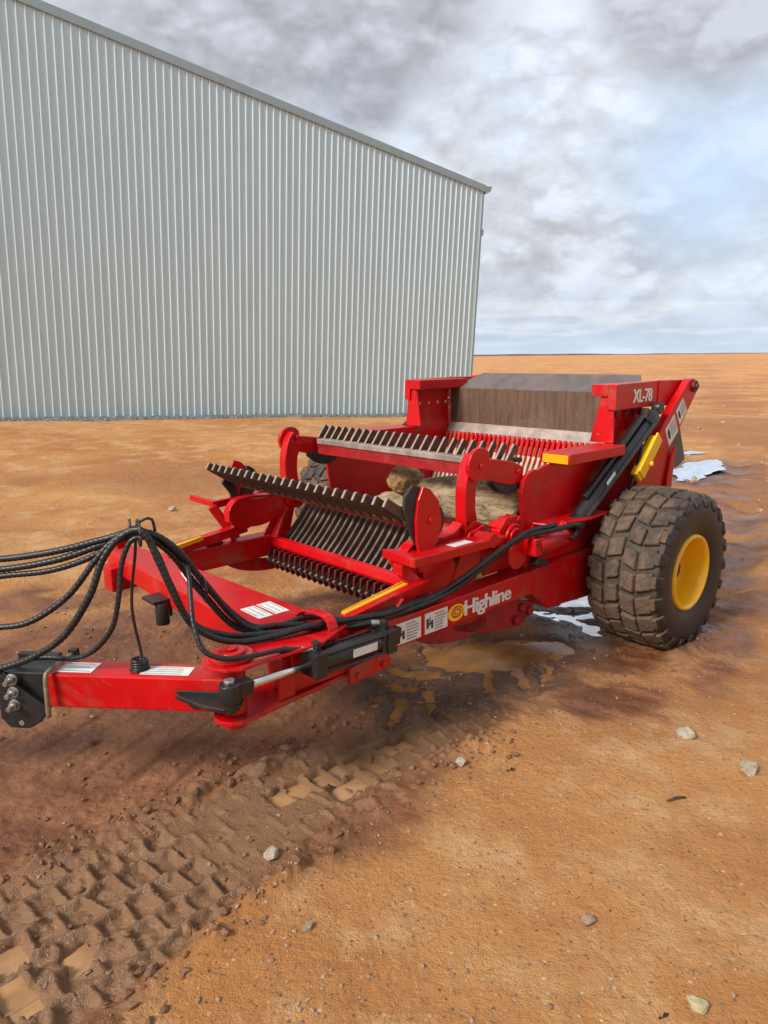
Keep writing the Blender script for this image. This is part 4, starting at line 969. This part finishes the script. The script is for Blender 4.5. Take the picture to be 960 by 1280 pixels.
# gearbox and motor
mb = MB()
for y0, y1, r in ((0.985, 1.020, 0.125), (1.026, 1.062, 0.135), (0.955, 0.980, 0.085)):
    mb.prism([(1.27+r*math.cos(R(a)), 0.915+r*math.sin(R(a))) for a in range(22, 382, 45)], y0, y1)
for a in (40, 130, 220, 310): mb.bar((1.27+0.115*math.cos(R(a)), 0.96, 0.915+0.115*math.sin(R(a))), (1.27+0.115*math.cos(R(a)), 1.068, 0.915+0.115*math.sin(R(a))), 0.05, 0.035, up=(math.cos(R(a)), 0, math.sin(R(a))))
mb.cyl((1.27, 1.06, 0.915), (1.27, 1.085, 0.915), 0.08, n=28); mb.cyl((1.27, 1.085, 0.915), (1.27, 1.10, 0.915), 0.055, n=28)
mb.prism([(1.40, 0.66), (1.42, 0.90), (1.30, 0.98), (1.12, 0.95), (1.02, 0.86), (1.0, 0.66)], 0.935, 0.952)
gbx = part(mb, "reel_gearbox", RED, 0.006)
mb = MB(); mb.cyl((1.14, 1.13, 0.845), (0.86, 1.13, 0.845), 0.072, n=28); mb.cyl((0.86, 1.13, 0.845), (0.80, 1.13, 0.845), 0.072, 0.050, n=28)
mb.prism([(1.25+0.095*math.cos(R(a)), 0.80+0.095*math.sin(R(a))) for a in range(0, 360, 24)], 1.07, 1.10); mb.box(1.10, 1.20, 1.06, 1.19, 0.79, 0.90)
mb.cyl((0.95, 1.13, 0.90), (0.95, 1.16, 0.945), 0.03, n=14); mb.cyl((0.86, 1.13, 0.90), (0.86, 1.16, 0.945), 0.03, n=14)
hmo = part(mb, "hydraulic_motor", RED, 0.006)
bolt_parts([(1.12, 1.19, 0.815), (1.18, 1.19, 0.87)], (0, 1, 0), hmo, BLACK, 0.014, 0.012); bolt_parts([(0.80, 1.10, 0.83), (0.80, 1.16, 0.86)], (-1, 0, 0), hmo, BLACK, 0.012, 0.012)
mb = MB(); mb.bar((1.12, 1.12, 0.74), (1.0, 1.12, 0.70), 0.05, 0.05); part(mb, "drain_fitting", BLACK, 0.003, hmo)
# jack mount and document tube on the cross beam
mb = MB(); mb.box(2.93, 3.05, -0.30, -0.14, 0.60, 0.62); mb.box(2.92, 2.95, -0.27, -0.17, 0.50, 0.60); mb.cyl((2.99, -0.16, 0.47), (2.99, -0.16, 0.60), 0.04); part(mb, "jack_mount", BLACK, 0.004)
mb = MB(); mb.cyl((2.80, -0.22, 0.735), (2.86, -0.02, 0.735), 0.026); part(mb, "manual_tube", WHITE, 0.004)

# --- hoses
HS = {
'a': [(4.6, -0.40, 1.13), (4.3, -0.08, 1.15), (4.072, 0.169, 1.158), (3.923, 0.332, 1.158), (3.749, 0.522, 1.197), (3.608, 0.703, 1.257), (3.495, 0.81, 1.291), (3.379, 0.856, 1.215), (3.233, 0.841, 1.013), (3.068, 0.853, 0.781), (2.919, 0.925, 0.695), (2.801, 1.001, 0.68), (2.522, 1.019, 0.672), (2.279, 1.04, 0.672), (2.043, 1.05, 0.675), (1.768, 1.082, 0.749), (1.477, 1.116, 0.862), (1.223, 1.147, 0.946), (1.043, 1.195, 0.964), (0.96, 1.165, 0.955)],
'b': [(4.6, -0.42, 1.06), (4.3, -0.09, 1.09), (4.077, 0.155, 1.098), (3.925, 0.318, 1.108), (3.752, 0.518, 1.157), (3.607, 0.696, 1.235), (3.5, 0.796, 1.279), (3.382, 0.835, 1.183), (3.243, 0.817, 0.972), (3.072, 0.834, 0.750), (2.913, 0.912, 0.74), (2.792, 0.96, 0.725), (2.538, 1.038, 0.68), (2.364, 1.070, 0.672), (2.154, 1.075, 0.672), (1.869, 1.075, 0.69), (1.6, 1.088, 0.776), (1.345, 1.121, 0.894), (1.2, 1.159, 0.929), (1.047, 1.21, 0.94), (0.90, 1.26, 0.955), (0.82, 1.25, 0.93), (0.80, 1.22, 0.87), (0.85, 1.205, 0.845)],
'c': [(4.6, -0.35, 0.80), (4.3, 0.05, 0.86), (4.127, 0.269, 0.883), (3.978, 0.419, 0.884), (3.878, 0.529, 0.917), (3.756, 0.636, 1.025), (3.659, 0.71, 1.171), (3.592, 0.747, 1.249), (3.504, 0.812, 1.304), (3.454, 0.86, 1.202), (3.409, 0.876, 1.054), (3.335, 0.902, 0.867), (3.183, 0.936, 0.774), (2.996, 1.0, 0.750), (2.826, 1.05, 0.742), (2.627, 1.084, 0.70), (2.50, 1.13, 0.70), (2.44, 1.15, 0.69)],
'd': [(4.6, -0.30, 0.52), (4.3, 0.02, 0.56), (4.147, 0.196, 0.6), (3.987, 0.362, 0.677), (3.887, 0.491, 0.74), (3.785, 0.62, 0.849), (3.692, 0.708, 1.027), (3.633, 0.731, 1.177), (3.564, 0.767, 1.268), (3.495, 0.836, 1.296), (3.454, 0.888, 1.156), (3.402, 0.917, 0.983), (3.335, 0.935, 0.85), (3.183, 0.969, 0.752), (3.009, 1.03, 0.745), (2.834, 1.075, 0.760), (2.618, 1.085, 0.735), (2.469, 1.10, 0.72), (2.327, 1.09, 0.70), (1.9, 1.02, 0.675)],
'e': [(4.3, -0.05, 0.58), (4.10, 0.14, 0.62), (3.954, 0.288, 0.653), (3.889, 0.366, 0.690), (3.816, 0.467, 0.712), (3.753, 0.565, 0.717), (3.691, 0.663, 0.761), (3.629, 0.754, 0.88), (3.594, 0.78, 1.039), (3.573, 0.779, 1.157), (3.529, 0.803, 1.258), (3.459, 0.841, 1.252), (3.349, 0.836, 1.141), (3.327, 0.882, 1.10), (3.36, 0.955, 1.0), (3.384, 1.013, 0.904), (3.381, 1.076, 0.806), (3.319, 1.129, 0.765), (3.21, 1.171, 0.755), (3.063, 1.175, 0.740), (2.95, 1.18, 0.71), (2.90, 1.19, 0.700)],
'g': [(4.6, -0.41, 0.98), (4.3, -0.08, 1.02), (4.093, 0.171, 1.04), (3.927, 0.319, 1.078), (3.781, 0.499, 1.111), (3.66, 0.647, 1.173), (3.557, 0.748, 1.253), (3.468, 0.826, 1.275), (3.336, 0.838, 1.175), (3.197, 0.82, 0.962), (3.017, 0.838, 0.755), (2.881, 0.895, 0.728), (2.729, 0.93, 0.74), (2.494, 0.986, 0.680), (2.2, 1.0, 0.672), (1.9, 1.0, 0.672)]}
HR = dict(a=0.0150, b=0.0150, c=0.0132, d=0.0150, e=0.0112, g=0.0132)
for kk, pts in HS.items():
    c = crom(pts, 0.0045); r0 = HR[kk]; mb = MB()
    mb.tube(c, lambda i, r0=r0, c=c: r0*(1.0 + 0.10*max(0.0, math.sin(i*0.0045*2*math.pi/0.024))), 8)
    o = part(mb, "hydraulic_hose", HOSE, 0)
    if kk in 'ce':
        fm = MB(); fm.tube(c[-14:], r0*1.25, 10); fm.cyl(c[-1], c[-1]+Vector((0, 0, -0.04)), r0*1.2, n=6); part(fm, "hose_fitting", STEEL, 0.001, o)
for cxx, cyy, czz in ((3.50, 0.81, 1.285), (3.24, 0.85, 0.985)):      # cable ties round the bundle
    mb = MB()
    ring = [Vector((cxx, cyy, czz)) + Vector((0.0, math.cos(a)*0.062, math.sin(a)*0.055)) + Vector((0.02*math.cos(a), 0, 0)) for a in np.linspace(0, 2*math.pi, 28)]
    mb.tube(ring, 0.006, 6); part(mb, "cable_tie", BLACK, 0)

# --- lettering and stickers
def text_mesh(txt, size, extr=0.0015, offset=0.0):
    cu = bpy.data.curves.new("lettering", 'FONT'); cu.body = txt; cu.size = size; cu.extrude = extr; cu.offset = offset; cu.space_character = 0.92; cu.align_x = 'LEFT'
    o = bpy.data.objects.new("lettering", cu); COL.objects.link(o); dg = bpy.context.evaluated_depsgraph_get(); dg.update()
    me_ = bpy.data.meshes.new_from_object(o.evaluated_get(dg)); bpy.data.objects.remove(o); bpy.data.curves.remove(cu)
    return me_
def letter(txt, x0, x1, z0, z1, y, m, slope=0.0, parent=None):
    me_ = text_mesh(txt, 1.0, 0.001, 0.014); bm = bmesh.new(); bm.from_mesh(me_); g_ = bmesh.ops.duplicate(bm, geom=bm.verts[:]+bm.edges[:]+bm.faces[:]); bmesh.ops.translate(bm, verts=[e for e in g_['geom'] if isinstance(e, bmesh.types.BMVert)], vec=(0.035, 0, 0.0004)); bm.to_mesh(me_); bm.free(); n = len(me_.vertices); a = np.zeros(n*3, np.float32); me_.vertices.foreach_get('co', a); a = a.reshape(-1, 3)
    xr = a[:, 0].max()-a[:, 0].min(); lo = 0.0; hi = 0.70
    u_ = (a[:, 0]-a[:, 0].min())/xr; vv = (a[:, 1]-lo)/(hi-lo)
    b = np.stack([x0+(x1-x0)*u_, y+a[:, 2]*1.0, z0+(z1-z0)*vv + slope*u_], -1)
    me_.vertices.foreach_set('co', b.astype(np.float32).ravel()); me_.update(); me_.materials.clear()
    bm = bmesh.new(); bm.from_mesh(me_); bmesh.ops.recalc_face_normals(bm, faces=bm.faces); bm.to_mesh(me_); bm.free()
    return link("lettering", me_, m, parent or picker)
letter("Highline", 1.715, 1.275, 0.518, 0.608, 1.0725, WHITE)
letter("XL-78", -0.115, -0.395, 1.655, 1.748, 1.0572, WHITE)
# spiral emblem
mb = MB(); ec = (1.785, 0.555)
mb.prism([(ec[0]+0.062*math.cos(a)*(1.15), ec[1]+0.050*math.sin(a)) for a in np.linspace(0, 2*math.pi, 41)[:-1]], 1.0705, 1.0725)
mb.prism([(ec[0]-0.03, ec[1]-0.012), (ec[0]-0.10, ec[1]+0.020), (ec[0]-0.075, ec[1]+0.035), (ec[0]-0.05, ec[1]+0.03)], 1.0704, 1.0723)
em = part(mb, "emblem", LOGOY, 0)
mb = MB(); sp = []
for i in range(70):
    a = i/69*2*math.pi*2.1 - 0.6; r = 0.048*(1-i/69*0.80); sp.append((ec[0]-0.004-r*1.1*math.cos(a), r*0.82*math.sin(a)+ec[1], i))
w_ = 0.0055; lo = [(p[0]+w_*math.cos(0)*0.0, p[1]) for p in sp]
outl = ribbon([(p[0], p[1]) for p in sp[::3]], [0.004, 0.010, 0.010, 0.009, 0.008, 0.006])
half = len(outl)//2
for i in range(half-1):
    q = [outl[i], outl[i+1], outl[-2-i], outl[-1-i]]; mb.prism(q, 1.0726, 1.0735)
part(mb, "emblem_spiral", RED, 0, em)
def sticker(quad_o, eu, ev, wd, ht, rows=5, pict=True):
    o_ = Vector(quad_o); eu = Vector(eu).normalized(); ev = Vector(ev).normalized(); nn = eu.cross(ev)
    def q(mb, a0, a1, b0, b1, z): mb.add([o_+eu*a+ev*b+nn*z2 for z2 in (z, z+0.0008) for a, b in ((a0, b0), (a1, b0), (a1, b1), (a0, b1))], [(3, 2, 1, 0), (4, 5, 6, 7), (0, 1, 5, 4), (1, 2, 6, 5), (2, 3, 7, 6), (3, 0, 4, 7)])
    mb = MB(); q(mb, 0, wd, 0, ht, 0.0012); st = part(mb, "warning_sticker", WHITE, 0)
    mb = MB(); x0 = wd*0.42 if pict else wd*0.08
    for r_ in range(rows):
        b = ht*(0.85 - 0.72*r_/max(1, rows-1)); e = wd*(0.95 - 0.18*random.random()); q(mb, x0, e, b-ht*0.035, b+ht*0.035, 0.0022)
    part(mb, "small_print", GREYINK, 0, st)
    if pict:
        mb = MB(); q(mb, wd*0.07, wd*0.17, ht*0.25, ht*0.72, 0.0022); q(mb, wd*0.20, wd*0.24, ht*0.35, ht*0.80, 0.0022); q(mb, wd*0.27, wd*0.36, ht*0.20, ht*0.60, 0.0022); q(mb, wd*0.12, wd*0.32, ht*0.42, ht*0.50, 0.0032)
        part(mb, "pictogram", INK, 0, st)
sticker((2.045, 1.0705, 0.492), (-1, 0, 0), (0, 0, 1), 0.185, 0.120, 6)
sticker((2.27, 1.0705, 0.490), (-1, 0, 0), (0, 0, 1), 0.195, 0.120, 6)
sticker(tl(0.07+0.33, 0.055, 0.6555), -T, -TN, 0.22, 0.085, 4, False)
sticker(tl(0.78, 0.055, 0.6555), -T, -TN, 0.16, 0.10, 3, False)
sticker((2.87, 0.52, 0.7055), (0.02, 1, 0), (-1, 0.02, 0), 0.19, 0.085, 3, False)
sticker((2.77, 0.52, 0.7055), (0.02, 1, 0), (-1, 0.02, 0), 0.19, 0.085, 3, False)
sticker((1.80, 1.07, 0.9455), (-1, 0, 0), (0, -1, 0), 0.16, 0.07, 2, False)
for Q in ([(-0.50, 1.435), (-0.63, 1.545), (-0.715, 1.41), (-0.585, 1.30)], [(-0.655, 1.565), (-0.755, 1.66), (-0.84, 1.565), (-0.735, 1.455)]):
    mb = MB(); mb.prism(Q, 1.1255, 1.1265); wst = part(mb, "warning_sticker", WHITE, 0)
    mb = MB(); P_ = [Vector((a, b)) for a, b in Q]; bl = lambda u_, v_: tuple((P_[0]*(1-u_)+P_[1]*u_)*(1-v_) + (P_[3]*(1-u_)+P_[2]*u_)*v_)
    mb.prism([bl(0.12, 0.25), bl(0.30, 0.20), bl(0.34, 0.55), bl(0.22, 0.8), bl(0.10, 0.6)], 1.1266, 1.1272); part(mb, "pictogram", INK, 0, wst)
    mb = MB()
    for u_ in (0.45, 0.56, 0.67, 0.78, 0.89): mb.prism([bl(u_, 0.14), bl(u_+0.05, 0.14), bl(u_+0.05, 0.82), bl(u_, 0.82)], 1.1266, 1.1272)
    part(mb, "small_print", GREYINK, 0, wst)
q = q0 + cd_*0.20 + Vector((0, 0.0525, 0.005))
mb = MB(); mb.bar(q, q+cd_*0.16, 0.002, 0.04); part(mb, "sticker", WHITE, 0, sc_)

# ------------------------------------------------------------------ rocks
MP = Matrix.Translation(O) @ Matrix.Rotation(math.atan2(FX.y, FX.x), 4, 'Z')
def rock(name, loc, size, m, seed, rough=0.35, sub=4, rot=(0, 0, 0), blocky=0.0):
    bm = bmesh.new(); bmesh.ops.create_icosphere(bm, subdivisions=sub, radius=1)
    rnd = random.Random(seed); off = Vector((rnd.random()*50, rnd.random()*50, rnd.random()*50))
    planes = [(Vector((rnd.gauss(0, 1), rnd.gauss(0, 1), rnd.gauss(0, 1))).normalized(), rnd.uniform(0.62, 0.9)) for _ in range(9)]
    for v_ in bm.verts:
        p = v_.co.copy()
        if blocky: 
            e = 2/(2+4*blocky)
            p = Vector([math.copysign(abs(c)**e, c) for c in p])
        for n_, d_ in planes:
            k_ = p.dot(n_)-d_
            if k_ > 0: p -= n_*k_*0.85
        p += p.normalized()*rough*(0.35*mnoise.fractal(p*1.3+off, 0.9, 2.0, 5) + 0.14*mnoise.noise(p*6+off))
        v_.co = Vector((p.x*size[0], p.y*size[1], p.z*size[2]))
    me_ = bpy.data.meshes.new(name); bm.to_mesh(me_); bm.free()
    for p_ in me_.polygons: p_.use_smooth = sub > 3
    o = link(name, me_, m); o.location = loc; o.rotation_euler = rot
    return o
za = math.atan2(FX.y, FX.x)
tag(rock("rock", MP @ Vector((0.96, 0.44, 1.020)), (0.19, 0.50, 0.175), ROCK_SLAB, 5, 0.30, 5, (0.05, 0.02, za+0.06), 0.9), "long pale slab of rock lying in the picker's bucket", "rock")
tag(rock("rock", MP @ Vector((0.98, -0.16, 1.085)), (0.15, 0.155, 0.135), ROCK_ROUND, 9, 0.35, 5, (0, 0, 0.4)), "round ochre brown rock perched beside the slab in the bucket", "rock")
tag(rock("rock", MP @ Vector((1.06, -0.20, 0.915)), (0.13, 0.20, 0.075), ROCK_SLAB, 15, 0.35, 5, (0, 0, za)), "small flat rock under the round brown rock in the bucket", "rock")
ST = [((1.603, 3.448), 0.042, ROCK_PALE, "pale angular stone beside a scuffed patch of dirt"),
      ((1.765, 3.116), 0.043, ROCK_PALE, "whitish rounded stone near the right edge of the bare earth"),
      ((0.961, 1.84), 0.028, ROCK_CREAM, "cream yellow heart shaped stone in the right foreground"),
      ((0.719, 2.181), 0.022, ROCK_TAN, "small tan pebble on the dry sand in the foreground"),
      ((0.37, 3.191), 0.026, ROCK_PALE, "small pale chip of stone below the row of water filled prints"),
      ((-0.475, 2.548), 0.030, ROCK_PALE, "greyish stone at the lower edge of the tyre print"),
      ((-0.289, 2.169), 0.018, ROCK_TAN, "little flat stone lying below the tyre track"),
      ((-2.83, 9.3), 0.05, ROCK_PALE, "pale stone lying in front of the shed")]
for i, (p, r, m, lab) in enumerate(ST):
    o = rock("stone", (p[0], p[1], hz_at(*p)+r*0.40), (r*1.15, r*0.95, r*0.75), m, 30+i, 0.4, 3, (0, 0, i*1.1), 0.3)
    tag(o, lab, "stone", "stones lying on the earth")
mb = MB(); p = Vector((1.327, 2.893, hz_at(1.327, 2.893)+0.008)); mb.tube([p+Vector((-0.05, -0.01, 0)), p+Vector((0, 0.004, 0.006)), p+Vector((0.045, 0.012, 0.002))], lambda i: (0.004, 0.007, 0.004)[i], 7)
tag(mb.build("stick", WOOD), "short dark stick lying on the dry earth at right", "stick")
def leaf(p, lab, sc):
    mb = MB(); z = hz_at(*p)+0.006
    for k_, (a, q_) in enumerate(((0.5, 1.0), (3.4, 0.55))):
        d = Vector((math.cos(a), math.sin(a), 0)); s_ = Vector((-d.y, d.x, 0)); c = Vector((p[0], p[1], z)); w_ = sc*q_
        mb.add([c, c+d*w_*0.45+s_*w_*0.26+UZ*0.009, c+d*w_+UZ*0.004, c+d*w_*0.5-s_*w_*0.22+UZ*0.006, c+d*w_*0.5-UZ*0.003], [(0, 1, 4), (1, 2, 4), (2, 3, 4), (3, 0, 4)])
    return tag(mb.build("dead_leaf", LEAFM), lab, "leaf")
leaf((0.601, 3.124), "dark crumpled leaf on the damp earth right of the tyre print", 0.035)
leaf((0.84, 1.80), "dark purplish leaf scrap beside the cream stone", 0.028)

# loose pebbles and clods: one sheet of stuff each
def scatter(name, label, m, n, fn, seed, lo, hi, flat=0.7):
    rnd = random.Random(seed); pts = []
    while len(pts) < n:
        p = fn(rnd)
        if p: pts.append(p)
    A_ = np.array(pts); hh = ground_fields(A_[:, 0:1], A_[:, 1:2])[0][:, 0]
    bm = bmesh.new(); bmesh.ops.create_icosphere(bm, subdivisions=1, radius=1); base = [v_.co.copy() for v_ in bm.verts]; fc = [[v_.index for v_ in f.verts] for f in bm.faces]; bm.free()
    mb = MB()
    for (x_, y_), z_ in zip(pts, hh):
        r = lo*(hi/lo)**(rnd.random()**2.2); a = rnd.random()*6.28; e = rnd.uniform(0.7, 1.4)
        ca, sa = math.cos(a), math.sin(a)
        vs = []
        for b in base:
            k_ = 1+rnd.uniform(-0.25, 0.25); bx, by, bz = b.x*k_*e, b.y*k_/e, b.z*k_*flat
            vs.append((x_+r*(bx*ca-by*sa), y_+r*(bx*sa+by*ca), z_+r*(bz+0.25)))
        mb.add(vs, fc, 0, False)
    return tag(mb.build(name, m), label, None, kind="stuff")
def fn_peb(r):
    d = 1.6 + 9*(r.random()**1.8); a = r.uniform(-0.55, 0.55); x_, y_ = d*math.sin(a), d*math.cos(a)
    if x_ < (y_-2.6)*0.8-0.7 and y_ < 4 and r.random() < 0.8: return None
    return (x_, y_)
scatter("pebbles", "scattered small pebbles and grit on the dry earth", PEBBLE, 2600, fn_peb, 4, 0.0022, 0.011)
def fn_clod(r):
    i = r.randrange(len(TRK)-3); t_ = r.random(); a, b = TRK[i], TRK[i+1]; s_ = (i+t_)/(len(TRK)-2); hw = 0.50-0.24*s_
    side = 1 if r.random() < 0.45 else -1; d = side*(hw + r.gauss(0.0, 0.07))
    return (a[0]+(b[0]-a[0])*t_ - 0.71*d, a[1]+(b[1]-a[1])*t_ + 0.70*d)
scatter("mud_clods", "crumbs of wet mud thrown up along the tyre print", CLOD, 420, fn_clod, 8, 0.005, 0.026, 0.8)
def fn_mud(r):
    x_, y_ = r.uniform(-3.0, 2.6), r.uniform(1.6, 5.6); q_ = sdf(np.array([[x_]]), np.array([[y_]]), MUDZ)[0, 0]
    return (x_, y_) if q_ < 0.15 and r.random() < (0.9 if mnoise.noise(Vector((x_*1.7, y_*1.7, 3))) > 0.05 else 0.15) else None
scatter("mud_crumbs", "small crumbs of churned mud around the machine", CLOD, 1100, fn_mud, 21, 0.0035, 0.016, 0.75)
def fn_far(r):
    d = 10 + 60*r.random()**1.5; a = r.uniform(0.02, 0.60); return (d*math.sin(a), d*math.cos(a))
scatter("far_stones", "stones strewn over the bare paddock towards the horizon", PEBBLE, 500, fn_far, 12, 0.02, 0.09)

# low rise far off along the horizon
mb = MB(); vs = []; fs = []; n = 260
for i in range(n+1):
    a = R(-75 + 150*i/n); r_ = 1300
    hh = 2.2 + 2.2*mnoise.noise(Vector((a*3, 0.3, 0))) + 1.3*mnoise.noise(Vector((a*17, 2, 0))) + 0.9*abs(mnoise.noise(Vector((a*90, 5, 0))))
    for dr, z_ in ((0, -3.0), (8, max(0.5, hh)*0.7), (40, max(0.8, hh)), (160, -3.0)): vs.append(((r_+dr)*math.sin(a), (r_+dr)*math.cos(a), z_))
    if i:
        for j in range(3): q_ = (i-1)*4+j; fs.append((q_, q_+1, q_+5, q_+4))
mb.add(vs, fs, 0, True)
HILL = simple("distant_scrub", (0.13, 0.085, 0.055), 0.95, var=0.35, scale=0.05)
tag(mb.build("distant_hills", HILL), "low dark rise along the horizon", None, kind="structure")
